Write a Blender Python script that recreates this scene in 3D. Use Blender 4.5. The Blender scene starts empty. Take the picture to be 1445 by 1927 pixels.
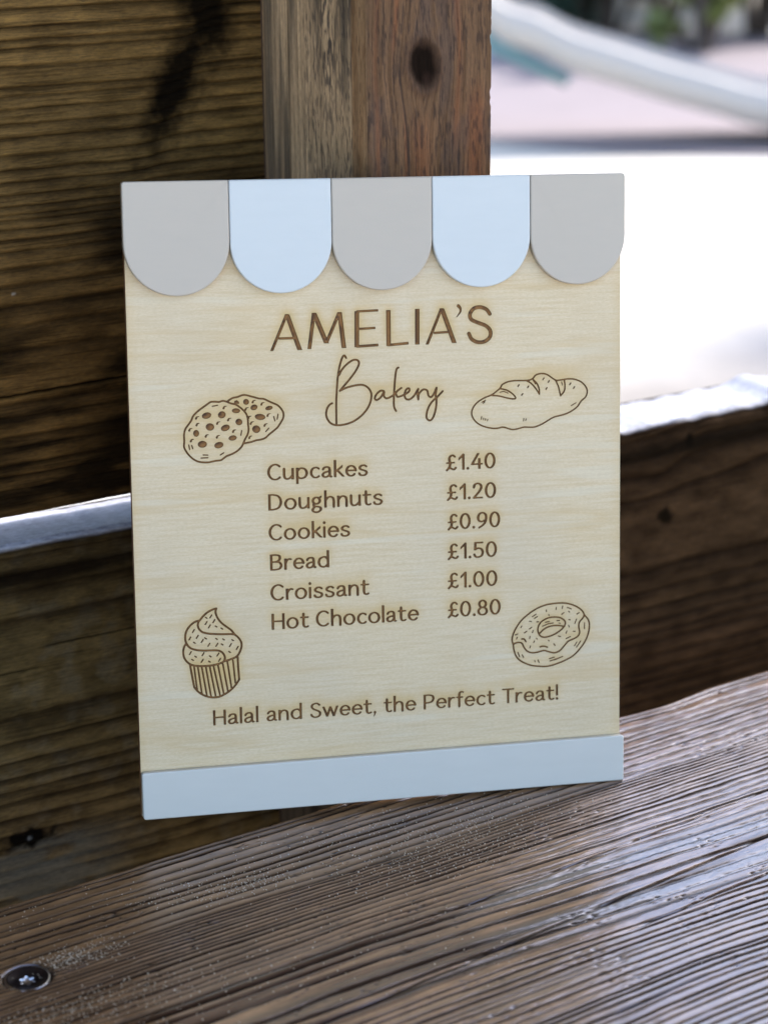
import bpy, math, random
import numpy as np
from mathutils import Vector, Matrix, geometry

# ------------------------------------------------------------------ camera, sky, sun
SC = bpy.context.scene
COL = SC.collection
R = math.radians
cam_d = bpy.data.cameras.new("camera")
cam = bpy.data.objects.new("camera", cam_d)
COL.objects.link(cam)
RW = np.array([[0.84703813, -0.17172415, 0.50302806],
               [-0.53148426, -0.26092975, 0.80587849],
               [-0.00713381, -0.94996131, -0.31228613]])
CAM_Z = 0.42158
m = Matrix.Identity(4)
for i in range(3):
    m[i][0] = RW[i, 0]; m[i][1] = -RW[i, 1]; m[i][2] = -RW[i, 2]
m[2][3] = CAM_Z
cam.matrix_world = m
cam_d.sensor_fit = 'VERTICAL'
cam_d.sensor_height = 36.0
cam_d.lens = 4290 / 1927 * 36
cam_d.clip_start = 0.02
cam_d.clip_end = 300
cam_d.dof.use_dof = True
cam_d.dof.focus_distance = 0.935
cam_d.dof.aperture_fstop = 9.2
SC.camera = cam

SUN_EL, SUN_AZ = 42.0, 80.0          # azimuth clockwise from +Y (the way out of the opening)
world = bpy.data.worlds.new("World")
SC.world = world
world.use_nodes = True
wn = world.node_tree
bg = wn.nodes["Background"]
sky = wn.nodes.new("ShaderNodeTexSky")
sky.sky_type = 'NISHITA'
sky.sun_disc = False
sky.sun_elevation = R(SUN_EL)
sky.sun_rotation = R(SUN_AZ)
sky.air_density = 1.0
sky.dust_density = 2.0
wn.links.new(sky.outputs[0], bg.inputs[0])
bg.inputs[1].default_value = 0.15
sd = bpy.data.lights.new("sun", 'SUN')
sd.energy = 2.0
sd.angle = R(0.53)
sd.color = (1.0, 0.95, 0.88)
sun = bpy.data.objects.new("sun", sd)
COL.objects.link(sun)
sdir = Vector((math.sin(R(SUN_AZ)) * math.cos(R(SUN_EL)), math.cos(R(SUN_AZ)) * math.cos(R(SUN_EL)), math.sin(R(SUN_EL))))
sun.rotation_euler = sdir.to_track_quat('Z', 'Y').to_euler()
sun.location = (-2, 3, 4)
SC.view_settings.view_transform = 'Standard'
SC.view_settings.look = 'None'
SC.view_settings.gamma = 1.0
SC.view_settings.exposure = 1.9

# ------------------------------------------------------------------ helpers
def tag(o, label=None, cat=None, group=None, kind=None):
    if label: o['label'] = label
    if cat: o['category'] = cat
    if group: o['group'] = group
    if kind: o['kind'] = kind
    return o

def empty(name, loc=(0, 0, 0), mat=None):
    o = bpy.data.objects.new(name, None)
    o.empty_display_size = 0.02
    COL.objects.link(o)
    if mat is not None: o.matrix_world = mat
    else: o.location = loc
    return o

def mesh_obj(name, verts, faces, mats, parent=None, smooth=False, midx=None):
    me = bpy.data.meshes.new(name)
    me.from_pydata([tuple(v) for v in verts], [], [tuple(f) for f in faces])
    for mt in (mats if isinstance(mats, (list, tuple)) else [mats]): me.materials.append(mt)
    if midx is not None: me.polygons.foreach_set('material_index', np.array(midx, dtype=np.int32))
    if smooth: me.polygons.foreach_set('use_smooth', np.ones(len(me.polygons), dtype=bool))
    me.update()
    o = bpy.data.objects.new(name, me)
    COL.objects.link(o)
    if parent: o.parent = parent
    return o

class N:
    """small node builder"""
    def __init__(s, name):
        s.m = bpy.data.materials.new(name); s.m.use_nodes = True
        s.t = s.m.node_tree; s.b = s.t.nodes['Principled BSDF']
    def n(s, ty, **kw):
        x = s.t.nodes.new(ty)
        for k, v in kw.items():
            if k.startswith('i_'): x.inputs[k[2:].replace('_', ' ')].default_value = v
            else: setattr(x, k, v)
        return x
    def l(s, a, b): s.t.links.new(a, b)
    def math(s, op, a, b=None, c=None):
        x = s.n('ShaderNodeMath', operation=op)
        for i, q in enumerate((a, b, c)):
            if q is None: continue
            if isinstance(q, (int, float)): x.inputs[i].default_value = q
            else: s.l(q, x.inputs[i])
        return x.outputs[0]
    def mix(s, fac, a, b, blend='MIX'):
        x = s.n('ShaderNodeMix', data_type='RGBA', blend_type=blend)
        for sock, q in ((x.inputs[0], fac), (x.inputs[6], a), (x.inputs[7], b)):
            if isinstance(q, (int, float)): sock.default_value = q
            elif isinstance(q, tuple): sock.default_value = (*q[:3], 1)
            else: s.l(q, sock)
        return x.outputs[2]
    def noise(s, vec, scale, detail=4, rough=.55, stretch=(1, 1, 1)):
        mp = s.n('ShaderNodeMapping'); mp.inputs['Scale'].default_value = stretch
        s.l(vec, mp.inputs[0])
        x = s.n('ShaderNodeTexNoise'); x.inputs['Scale'].default_value = scale
        x.inputs['Detail'].default_value = detail; x.inputs['Roughness'].default_value = rough
        s.l(mp.outputs[0], x.inputs['Vector'])
        return x.outputs[0]
    def ramp(s, fac, stops):
        x = s.n('ShaderNodeValToRGB'); e = x.color_ramp.elements
        while len(e) < len(stops): e.new(.5)
        for q, (p, c) in zip(e, stops): q.position = p; q.color = (*c, 1) if len(c) == 3 else c
        s.l(fac, x.inputs[0]); return x.outputs[0]
    def map(s, v, a, b, c, d):
        x = s.n('ShaderNodeMapRange'); s.l(v, x.inputs[0])
        for i, q in enumerate((a, b, c, d)): x.inputs[i + 1].default_value = q
        return x.outputs[0]
    def bump(s, h, strength=.3, dist=.001, prev=None):
        x = s.n('ShaderNodeBump'); x.inputs['Strength'].default_value = strength
        x.inputs['Distance'].default_value = dist; s.l(h, x.inputs['Height'])
        if prev is not None: s.l(prev, x.inputs['Normal'])
        return x.outputs[0]

def plain(name, col, rough=.5, metal=0, noise=0, nscale=200, bump=0, bscale=400, ior=1.5):
    k = N(name)
    tc = k.n('ShaderNodeTexCoord').outputs['Object']
    if noise:
        f = k.noise(tc, nscale, 4)
        k.l(k.mix(f, tuple(c * (1 - noise) for c in col), tuple(min(1, c * (1 + noise)) for c in col)), k.b.inputs['Base Color'])
    else: k.b.inputs['Base Color'].default_value = (*col, 1)
    k.b.inputs['Roughness'].default_value = rough
    k.b.inputs['Metallic'].default_value = metal
    k.b.inputs['IOR'].default_value = ior
    if bump:
        k.l(k.bump(k.noise(tc, bscale, 3), bump, .0004), k.b.inputs['Normal'])
    return k.m

# numpy value noise -----------------------------------------------------------
def vnoise(x, y, seed=0):
    xi = np.floor(x).astype(np.int64); yi = np.floor(y).astype(np.int64)
    fx = x - xi; fy = y - yi
    fx = fx * fx * (3 - 2 * fx); fy = fy * fy * (3 - 2 * fy)
    def h(a, b):
        n = (a * 374761393 + b * 668265263 + seed * 1442695041) & 0xffffffff
        n = ((n ^ (n >> 13)) * 1274126177) & 0xffffffff
        n = n ^ (n >> 16)
        return (n & 0xffffff) / float(0xffffff)
    return (h(xi, yi) * (1 - fx) + h(xi + 1, yi) * fx) * (1 - fy) + (h(xi, yi + 1) * (1 - fx) + h(xi + 1, yi + 1) * fx) * fy

def fbm(x, y, seed=0, octv=4, gain=.5):
    s = 0; a = 1; t = 0
    for i in range(octv):
        s = s + a * vnoise(x * 2 ** i, y * 2 ** i, seed + i * 17); t += a; a *= gain
    return s / t

def sm(a, b, x):
    t = np.clip((x - a) / (b - a), 0, 1); return t * t * (3 - 2 * t)

def mixc(c, col, f):
    return c * (1 - f[..., None]) + np.array(col) * f[..., None]

# weathered timber: colour and grain come from the numpy field on the mesh, fibres from the shader
def timber(name, rough=.6, fib=.35, bump=.5, ior=1.5, cscale=1.0, rvar=.12, spec=.5, coat=0):
    k = N(name)
    k.b.inputs['Specular IOR Level'].default_value = spec
    k.b.inputs['Coat Weight'].default_value = coat; k.b.inputs['Coat Roughness'].default_value = .3; k.b.inputs['Coat IOR'].default_value = 1.6
    at = k.n('ShaderNodeAttribute', attribute_name='col').outputs['Color']
    uv = k.n('ShaderNodeUVMap', uv_map='UVMap').outputs[0]
    k.l(k.map(at, *((0.0, .09, .0, spec * 1.3) if spec < .4 else (.012, .07, .02, spec))), k.b.inputs['Specular IOR Level'])
    f1 = k.noise(uv, 1.0, 5, .65, (150, 1400, 1))          # fibres
    f2 = k.noise(uv, 1.0, 4, .6, (350, 900, 1))           # pores, dirt
    f3 = k.noise(uv, 1.0, 3, .6, (30, 120, 1))
    g = k.math('ADD', k.math('MULTIPLY', f1, .6), k.math('MULTIPLY', f2, .4))
    v = k.map(g, .3, .7, 1 - fib, 1 + fib)
    v = k.math('MULTIPLY', v, k.map(f3, .3, .7, .86, 1.14))
    x = k.n('ShaderNodeVectorMath', operation='SCALE'); k.l(at, x.inputs[0]); k.l(k.math('MULTIPLY', v, cscale), x.inputs[3])
    k.l(x.outputs[0], k.b.inputs['Base Color'])
    k.l(k.map(g, .3, .7, rough - rvar, rough + rvar), k.b.inputs['Roughness'])
    k.b.inputs['IOR'].default_value = ior
    b1 = k.bump(f1, bump, .0005)
    k.l(k.bump(f2, bump * .6, .0004, b1), k.b.inputs['Normal'])
    return k.m

class Patches:
    def __init__(s): s.v = []; s.f = []; s.c = []; s.uv = []; s.n = 0
    def add(s, P, C, UV, flip=False):
        a, b = P.shape[:2]
        idx = np.arange(a * b).reshape(a, b) + s.n
        q = np.stack([idx[:-1, :-1], idx[1:, :-1], idx[1:, 1:], idx[:-1, 1:]], -1).reshape(-1, 4)
        if flip: q = q[:, ::-1]
        s.v.append(P.reshape(-1, 3)); s.f.append(q); s.c.append(C.reshape(-1, 3)); s.uv.append(UV.reshape(-1, 2)); s.n += a * b
    def quad(s, p, col, uvs=None):
        P = np.array([[p[0], p[3]], [p[1], p[2]]], float)
        e = P.reshape(-1, 3); d = np.ptp(e, axis=0)
        ax = np.argsort(-d)[:2]
        s.add(P, np.tile(np.array(col, float), (2, 2, 1)), P[..., ax])
    def build(s, name, mat, parent):
        V = np.concatenate(s.v); F = np.concatenate(s.f); C = np.concatenate(s.c); UV = np.concatenate(s.uv)
        me = bpy.data.meshes.new(name)
        me.vertices.add(len(V)); me.vertices.foreach_set('co', V.astype(np.float32).ravel())
        me.loops.add(F.size); me.loops.foreach_set('vertex_index', F.astype(np.int32).ravel())
        me.polygons.add(len(F)); me.polygons.foreach_set('loop_start', np.arange(0, F.size, 4, dtype=np.int32))
        me.polygons.foreach_set('use_smooth', np.ones(len(F), dtype=bool))
        me.update(calc_edges=True)
        ca = me.color_attributes.new('col', 'FLOAT_COLOR', 'POINT')
        ca.data.foreach_set('color', np.concatenate([np.clip(C, 0, 1), np.ones((len(C), 1))], 1).astype(np.float32).ravel())
        ul = me.uv_layers.new(name='UVMap')
        ul.data.foreach_set('uv', UV[F.ravel()].astype(np.float32).ravel())
        me.materials.append(mat); me.validate()
        o = bpy.data.objects.new(name, me); COL.objects.link(o); o.parent = parent
        return o

def grooves(p, cen, wid, amp, tail=1.5):
    """p: phase field. returns (dark 0..1, groove 0..1) for irregular latewood lines"""
    cen = np.asarray(cen); o = np.argsort(cen); cen = cen[o]; wid = np.asarray(wid)[o]; amp = np.asarray(amp)[o]
    i = np.clip(np.searchsorted(cen, p), 1, len(cen) - 1)
    g = np.zeros_like(p); t = np.zeros_like(p)
    for j in (i - 1, i):
        d = p - cen[j]
        g = np.maximum(g, amp[j] * np.exp(-(d / wid[j]) ** 2))
        # soft tint on the lower side of each line
        t = np.maximum(t, amp[j] * np.where(d < 0, np.exp(d / (wid[j] * tail * 2)), np.exp(-(d / wid[j]) ** 2)))
    return t, g

# ------------------------------------------------------------------ timber wall (planks and post)
WALL_Y = 0.89
wall = empty("timber_wall", (0.5, WALL_Y, -0.45))
tag(wall, "dark weathered timber wall of wide planks and an upright post, behind the menu sign", "wall")
WO = np.array([0.5, WALL_Y, -0.45])
M_WALL = timber("dark_weathered_timber", .7, .55, .8, 1.45, spec=.2)
M_POST = timber("post_timber", .65, .38, .5, 1.45, spec=.2)
M_BENCH = timber("bench_timber", .23, .20, .14, 2.1, rvar=.04)
M_BENCH.node_tree.nodes["Principled BSDF"].inputs["Specular Tint"].default_value = (.74, .80, 1, 1)

def axis_grid(lo, hi, dlo, dhi, step, coarse=.05):
    dlo = max(dlo, lo); dhi = min(dhi, hi)
    a = np.arange(dlo, dhi, step)
    L = np.linspace(lo, dlo, max(2, int((dlo - lo) / coarse)), endpoint=False) if dlo > lo + 1e-6 else np.array([])
    H = np.linspace(dhi, hi, max(2, int((hi - dhi) / coarse))) if hi > dhi + 1e-6 else np.array([dhi])
    return np.unique(np.concatenate([L, a, H]))

def slab(name, mat, parent, U, V, frame, thick, fn, orig, endcol=(.05, .035, .02)):
    """plank: front face displaced from a field, the other five faces follow its rim"""
    O, eu, ev, en = [np.array(q, float) for q in frame]
    uu, vv = np.meshgrid(U, V, indexing='ij')
    h, c, du, dv = fn(uu, vv)
    P = O + (uu + du)[..., None] * eu + (vv + dv)[..., None] * ev + h[..., None] * en - orig
    UV = np.stack([uu, vv], -1)
    pt = Patches(); pt.add(P, c, UV)
    back = -thick * en
    for k, (e, ce, sl) in enumerate(((P[:, 0], c[:, 0], uu[:, 0]), (P[:, -1], c[:, -1], uu[:, -1]), (P[0], c[0], vv[0]), (P[-1], c[-1], vv[-1]))):
        proj = (e + orig - O) @ en
        B = e - proj[:, None] * en + back
        rows = [e]; 
        for t in (.15, .5, 1.0): rows.append(e * (1 - t) + B * t)
        Q = np.stack(rows, 1)
        cc = np.repeat(ce[:, None], 4, 1)
        uvq = np.stack([np.repeat(sl[:, None], 4, 1), np.tile(np.array([0, .15, .5, 1.0]) * thick, (len(e), 1))], -1)
        pt.add(Q, cc, uvq, flip=(k in (0, 3)))
    # back
    cs = [P[0, 0], P[-1, 0], P[-1, -1], P[0, -1]]
    bb = []
    for q in cs:
        pr = (q + orig - O) @ en; bb.append(q - pr * en + back)
    pt.quad([bb[0], bb[3], bb[2], bb[1]], endcol)
    return pt.build(name, mat, parent)

FR_W = ((0, WALL_Y, 0), (1, 0, 0), (0, 0, 1), (0, -1, 0))     # u = X, v = Z, normal toward the camera side
rng = np.random.RandomState(4)

UP = [.3405, .3276, .3206, .3155, .312, .3047, .2961, .2926, .2874, .2810, .2751, .2672, .2608, .2555, .2501, .2452, .2417, .2394, .2352,
      .2307, .2257, .2184, .2109, .202, .1933, .1822, .1589, .153, .1443, .1400, .1324, .1271, .1211, .1175, .1144]
UPW = [.7, .6, .6, .6, .5, .8, .6, .6, .6, .6, .8, .8, .7, .7, .7, .6, .5, .5, .6, .7, .7, 1.0, 1.2, 1.5, 1.5, 1.5, 1.2, 1.0, 1.0, 1., .8, .7, .6, .6, .6]

def edge_round(vv, v0, v1, r=.004):
    d = np.minimum(vv - v0, v1 - vv)
    t = np.clip(1 - d / r, 0, 1)
    return -r * (1 - np.sqrt(np.clip(1 - t * t, 0, 1)))

def f_upper(u, v):
    u2 = u - .353
    x = u * 1000; y = v * 1000
    p = v - (.0000 + u2 * .0) + .0018 * (fbm(x / 60, y / 40, 3) - .5) + .0006 * (fbm(x / 12, y / 4, 5) - .5)
    # lines climb gently past the stain and drop on its right
    kx, kz = .4585, .300
    p = p - .0022 * np.tanh((u - kx - (v - kz) * .45) / .006) * np.exp(-((v - kz) / .05) ** 2)
    p = p + .003 * sm(.18, .25, v) * np.clip((.40 - u) / .05, 0, 1) * 0
    t, g = grooves(p, UP, np.array(UPW) * .00125, np.array([.9] * len(UP)) * (.75 + .25 * rng.rand(len(UP))), 1.3)
    fade = .55 + .6 * fbm(x / 25, y / 8, 11)
    g = g * fade; t = t * fade
    mott = fbm(x / 14, y / 5, 21); big = fbm(x / 45, y / 22, 31)
    olive = np.array([.155, .086, .022]); brown = np.array([.140, .068, .015])
    c = olive * (1 - sm(.17, .26, v)[..., None] * 0) + 0 * p[..., None]
    c = mixc(c, brown, 1 - sm(.17, .27, v))
    c = c * (.5 + .95 * mott[..., None]) * (.65 + .7 * big[..., None])
    c = mixc(c, (.012, .006, .003), np.clip(t * 1.05, 0, .96))
    # fine dark hairlines
    hl = fbm(x / 30, y / .55, 41, 2)
    c = c * (1 - .35 * sm(.60, .75, hl))[..., None]
    # black resin stain running down from the knot
    d1 = np.hypot((u - .4670) / .012, (v - .325) / .026)
    d2 = np.hypot((u - .4510 - (v - .29) * .45) / .0105, (v - .291) / .026)
    nn = fbm(x / 5, y / 5, 51) - .5
    st = np.maximum(1 - sm(.45, 1.7, d1 + nn * .8), 1 - sm(.4, 1.8, d2 + nn * .9))
    st = np.maximum(st, .75 * (1 - sm(.3, 1.3, np.hypot((u - .475) / .022, (v - .325) / .006) + nn)))
    c = mixc(c, (.004, .003, .002), np.clip(st, 0, .97))
    # dark mottling in the lower half and toward the right
    st2 = sm(.42, .78, fbm(x / 45, y / 7, 61, 5)) * (1 - sm(.17, .23, v)) + sm(.30, .72, fbm(x / 30, y / 9, 63, 5) + .25 * sm(.385, .43, u) - .1) * sm(.37, .42, u) * (1 - sm(.22, .27, v))
    c = mixc(c, (.010, .006, .003), np.clip(st2 * .9, 0, .93))
    # drying crack
    cz = .1629 + (u - .353) * .02 + .0006 * (fbm(x / 6, y * 0, 71) - .5)
    dc = np.abs(v - cz)
    cr = np.exp(-(dc / .00055) ** 2)
    c = mixc(c, (.002, .001, .001), np.clip(cr, 0, 1))
    h = -.0010 * g - .002 * cr + .0006 * (mott - .5) + .0005 * (big - .5) + .0006 * sm(0, 1, 1 - t)
    h = h + edge_round(v, .1085, .45) - .003 * np.exp(-((.500 - u) / .0015) ** 2)
    # nail dent
    nd = np.hypot(u - .3705, v - .2079)
    c = mixc(c, (.45, .4, .33), np.clip(1 - nd / .0009, 0, 1) * .8)
    dv = .0012 * (fbm(x / 18, x * 0, 81) - .5) * np.exp(-(v - .1085) / .01)
    return h, c, 0 * u, dv

LOW = [.0930, .0899, .0816, .074, .0604, .0141, .0026, -.0071, -.0146, -.0211, -.0268, -.0352, -.0436, -.0490, -.0533, -.06, -.066, -.0743, -.082]
LOWW = [.9, 1.6, 1., 1.6, 1.7, 1.8, .9, .9, .8, .8, .8, .8, 1., .8, .9, .8, .8, .8, .8]
def f_lower(u, v):
    x = u * 1000; y = v * 1000
    p = v + .0026 * (fbm(x / 70, y / 40, 103) - .5) + .0007 * (fbm(x / 12, y / 4, 105) - .5)
    # big swirl of the grain round a knot, right of the sign
    kx, kz = .752, .052
    d = np.hypot((u - kx) / .035, (v - kz) / .022)
    p = p + .012 * np.exp(-d * d) * np.sign(v - kz) * np.clip(np.abs(v - kz) / .01, 0, 1)
    p = p - .006 * np.tanh((u - .735) / .012) * np.exp(-((v - .06) / .03) ** 2) * sm(.66, .70, u)
    t, g = grooves(p, LOW, np.array(LOWW) * .0013, np.array([.92] * len(LOW)), 1.5)
    fade = .6 + .55 * fbm(x / 25, y / 8, 111)
    g = g * fade; t = t * fade
    mott = fbm(x / 10, y / 5, 121); big = fbm(x / 40, y / 18, 131)
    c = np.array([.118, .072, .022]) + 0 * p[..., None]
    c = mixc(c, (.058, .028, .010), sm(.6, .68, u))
    c = c * (.45 + 1.0 * mott[..., None]) * (.6 + .8 * big[..., None])
    c = mixc(c, (.13, .095, .05), sm(.5, .75, fbm(x / 9, y / 9, 133)) * .6 * (1 - sm(.6, .68, u)))
    c = mixc(c, (.014, .007, .003), np.clip(t, 0, .95))
    hl = fbm(x / 30, y / .55, 141, 2)
    c = c * (1 - .3 * sm(.60, .75, hl))[..., None]
    top = np.exp(-((v - .0800) / .0055) ** 2) * (.5 + .8 * fbm(x / 18, y / 6, 143))
    c = mixc(c, (.010, .006, .003), np.clip(top * 1.1, 0, .93))
    # pale grey mould near the foot, dark hole
    gm = sm(-.040, -.058, v) * sm(.30, .62, fbm(x / 14, y / 7, 151)) * (1 - sm(.37, .43, u))
    c = mixc(c, (.075, .068, .050), np.clip(gm, 0, .7))
    ho = np.hypot((u - .3600) / .013, (v + .0462 - (u - .36) * .1) / .0042) + (fbm(x / 4, y / 4, 161) - .5) * 1.5
    c = mixc(c, (.004, .003, .002), 1 - sm(.6, 1.3, ho))
    c = mixc(c, (.12, .125, .12), np.clip(1 - np.hypot(u - .3627, v + .0459) / .0014, 0, 1))
    rk = [(.7445, .0825, .0030, .0045), (.7300, .0430, .006, .005)]
    for a, b, r1, r2 in rk:
        dk = np.hypot((u - a) / r1, (v - b) / r2) + (fbm(x / 5, y / 5, 171) - .5)
        c = mixc(c, (.006, .004, .002), (1 - sm(.5, 1.2, dk)) * .95)
    cr = 0 * u
    for z0, a, b in ((.0366, .30, .385), (.0463, .372, .50)):
        cz = z0 + (u - .353) * -.01 + .0004 * (fbm(x / 5, y * 0, 181) - .5)
        cr = np.maximum(cr, np.exp(-((v - cz) / .00035) ** 2) * sm(a, a + .01, u) * (1 - sm(b - .02, b, u)))
    c = mixc(c, (.003, .002, .001), np.clip(cr, 0, .95))
    h = -.0010 * g - .001 * cr + .0008 * (mott - .5) + .0006 * (big - .5) + .0006 * (1 - t)
    h = h + edge_round(v, -.11, .0955, .005)
    dv = (.0035 * (fbm(x / 22, x * 0, 191) - .5) * sm(.6, .7, u) + .0015 * (fbm(x / 15, x * 0, 193) - .5)) * np.exp(-(.0955 - v) / .02)
    dv = dv + .0040 * np.exp(-((u - .812) / .010) ** 2) * np.exp(-(.0955 - v) / .02)
    # sky light on the top face and rim, painted in as a pale colour
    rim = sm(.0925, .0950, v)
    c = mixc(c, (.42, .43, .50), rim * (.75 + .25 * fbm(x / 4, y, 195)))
    return h, c, 0 * u, dv

def f_plain(seed, v0, v1):
    def f(u, v):
        x = u * 1000; y = v * 1000
        n = fbm(x / 60, y / 6, seed); n2 = fbm(x / 200, y / 3, seed + 3)
        c = np.array([.11, .08, .036]) * (.5 + 1.0 * n[..., None])
        c = mixc(c, (.014, .008, .004), sm(.55, .75, n2))
        return -.001 * sm(.55, .75, n2) + edge_round(v, v0, v1), c, 0 * u, 0 * u
    return f

p_up = slab("plank", M_WALL, wall, axis_grid(-1.9, .498, .335, .498, .0009), axis_grid(.1085, .345, .1085, .345, .00042), FR_W, .034, f_upper, WO)
p_up['label'] = "upper olive brown plank with a black resin stain"
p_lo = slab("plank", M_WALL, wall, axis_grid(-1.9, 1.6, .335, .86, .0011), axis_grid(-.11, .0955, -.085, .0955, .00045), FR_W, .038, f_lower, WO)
p_lo['label'] = "lower plank with sky light painted pale along its top edge, running behind the sign"
z = .348
k = 0
while z < 2.0:
    slab("plank", M_WALL, wall, np.linspace(-1.9, .498, 60), np.linspace(z, z + .2, 30), FR_W, .034, f_plain(200 + k, z, z + .2), WO); z += .203; k += 1
z = -.113
while z > -.44:
    lo = max(z - .16, -.45)
    slab("plank", M_WALL, wall, np.linspace(-1.9, 1.6, 80), np.linspace(lo, z, 20), FR_W, .034, f_plain(300 + k, lo, z), WO); z -= .163; k += 1

for i in range(3):  # unseen planks added above the opening to keep the sun off the bench
    z = .72 + i * .2
    slab("sun_block_plank", M_WALL, wall, np.linspace(.56, 4.0, 60), np.linspace(z, z + .197, 16), FR_W, .034, f_plain(640 + i, z, z + .197), WO)
# unseen boards added over the bench, above the frame, to cut overhead sky light
for i in range(6):
    y1 = .93 - i * .155
    fr = ((0, y1, 1.32 + .02 * i), (1, 0, 0), (0, -1, .13), (0, 0, -1))
    slab("unseen_shade_board", M_WALL, wall, np.linspace(-1.9, 4.0, 60), np.linspace(0, .15, 12), fr, .02, f_plain(600 + i, 0, .15), WO)

# post: broad left face, darker front face
PX0, PX1, PY0, PY1 = .4930, .5551, .800, .8885
def post_left(z, d):          # d 0 at the front arris .. 1 at the back (image left)
    s = 1 - d                 # 0 = image left, 1 = arris
    zz = z * 1000; w = s * 90
    n1 = fbm(w / 1.1, zz / 60, 401, 4); n2 = fbm(w / 7, zz / 120, 403, 3); n3 = fbm(w / 1.0, zz / 5, 405, 3)
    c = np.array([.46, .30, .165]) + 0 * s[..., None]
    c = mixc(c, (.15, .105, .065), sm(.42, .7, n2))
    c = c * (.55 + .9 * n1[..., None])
    mould = np.exp(-((s - .64 - (z - .30) * .3) / .10) ** 2) * sm(.245, .315, z) * sm(.44, .60, n3)
    mould = np.maximum(mould, .6 * sm(.56, .66, n3) * sm(.30, .5, s))
    c = mixc(c, (.045, .036, .034), np.clip(mould, 0, .85))
    for s0, w0, a in ((.27, .008, .6), (.10, .006, .5), (.57, .006, .35), (.19, .005, .3)):
        c = mixc(c, (.075, .045, .025), a * np.exp(-((s - s0 - .006 * (fbm(z * 12, z * 0, 407) - .5)) / w0) ** 2))
    c = mixc(c, (.24, .115, .045), .75 * sm(.845, .875, s) * (.6 + .6 * fbm(w / 2, zz / 50, 409)))
    c = mixc(c, (.22, .13, .065), .6 * (1 - sm(.02, .05, s)))
    c = mixc(c, (.05, .03, .02), np.exp(-((s - .995) / .012) ** 2) * .6)
    c = mixc(c, (.02, .012, .008), .85 * (1 - sm(.0, .05, z + .02 * (fbm(w / 4, zz / 8, 447) - .5))))  # foot darkened in the colour, standing in for shade near the bench
    h = .0004 * (n1 - .5)
    return h, c
def post_front(z, s):         # s 0 = arris .. 1 right edge
    zz = z * 1000; w = s * 62
    kx, kz = .44, .3025
    rr = np.hypot((s - kx) / .118, (z - kz) / .0088)
    ang = np.arctan2(z - kz, (s - kx) * .062)
    rr = rr + .12 * np.sin(2 * ang + .6) + .25 * (fbm(w / 3, zz / 3, 433) - .5)
    bend = .10 * np.exp(-((z - kz) / .018) ** 2) * np.sign(s - kx) * np.exp(-np.abs(s - kx) / .25)
    sb = s - bend; wb = sb * 62
    n1 = fbm(wb / 1.0, zz / 60, 421, 4); n2 = fbm(wb / 6, zz / 90, 423, 3); n3 = fbm(w / .9, zz / 6, 425, 3)
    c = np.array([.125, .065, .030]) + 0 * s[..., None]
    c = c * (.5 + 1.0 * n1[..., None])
    c = mixc(c, (.075, .05, .04), .5 * sm(.5, .7, fbm(w / 8, zz / 25, 427)))
    for s0, w0, a, zr in ((.235, .018, .8, (.30, .36)), (.70, .03, .6, (.26, .36)), (.42, .07, .7, (.20, .288)), (.30, .012, .8, (.2, .29)), (.86, .07, .85, (.15, .30)), (.08, .02, .5, (.1, .4))):
        c = mixc(c, (.17, .060, .022), a * np.exp(-((sb - s0) / w0) ** 2) * sm(zr[0], zr[0] + .02, z) * (1 - sm(zr[1] - .02, zr[1], z)) * (.5 + .8 * fbm(w / 2, zz / 25, 429)))
    c = mixc(c, (.035, .024, .02), .8 * np.exp(-((sb - .285 - (.32 - z) * .6) / .010) ** 2) * (1 - sm(.30, .32, z)))
    c = mixc(c, (.03, .02, .018), .7 * np.exp(-((sb - .72) / .012) ** 2) * (1 - sm(.26, .28, z)))
    c = mixc(c, (.03, .022, .02), sm(.57, .68, n3) * .55)
    c = mixc(c, (.06, .033, .022), (1 - sm(1.0, 1.8, rr)) * .7)
    c = mixc(c, (.010, .006, .004), 1 - sm(.62, 1.3, rr))
    c = mixc(c, (.03, .015, .010), np.clip(1 - np.hypot((s - .47) / .05, (z - .2965) / .004), 0, 1) * .8)
    c = mixc(c, (.02, .012, .008), .8 * (1 - sm(.0, .05, z + .02 * (fbm(w / 4, zz / 8, 445) - .5))))  # same painted shade at the foot of the front face
    h = .0005 * (n1 - .5) - .0007 * (1 - sm(.6, 1.1, rr)) + .0006 * np.exp(-((rr - 1.25) / .2) ** 2)
    return h, c
pt = Patches()
Z = axis_grid(-.45, 1.9, .19, .345, .0009)
s = np.linspace(0, 1, 190)
zz, dd = np.meshgrid(Z, s, indexing='ij')
h, c = post_left(zz, dd)
rd = .0018
def arr(d, L):   # rounding of both arrises
    a = np.clip(1 - d * L / rd, 0, 1); b = np.clip(1 - (1 - d) * L / rd, 0, 1)
    return -rd * (1 - np.sqrt(1 - np.clip(np.maximum(a, b), 0, 1) ** 2))
nick = .0012 * sm(.62, .75, fbm(zz * 1000 / 5, zz * 0, 441))
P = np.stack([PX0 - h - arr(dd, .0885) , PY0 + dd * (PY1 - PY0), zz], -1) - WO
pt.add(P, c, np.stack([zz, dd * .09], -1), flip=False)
zz, ss = np.meshgrid(Z, s, indexing='ij')
h, c = post_front(zz, ss)
nick = .0010 * sm(.60, .75, fbm(zz * 1000 / 6, zz * 0, 443)) * sm(.97, 1, ss)
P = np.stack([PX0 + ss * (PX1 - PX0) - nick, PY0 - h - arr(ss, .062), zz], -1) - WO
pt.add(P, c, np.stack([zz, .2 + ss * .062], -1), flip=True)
pc = (.09, .055, .035)
a = WO
q = lambda x, y, z_: np.array([x, y, z_]) - WO
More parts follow.
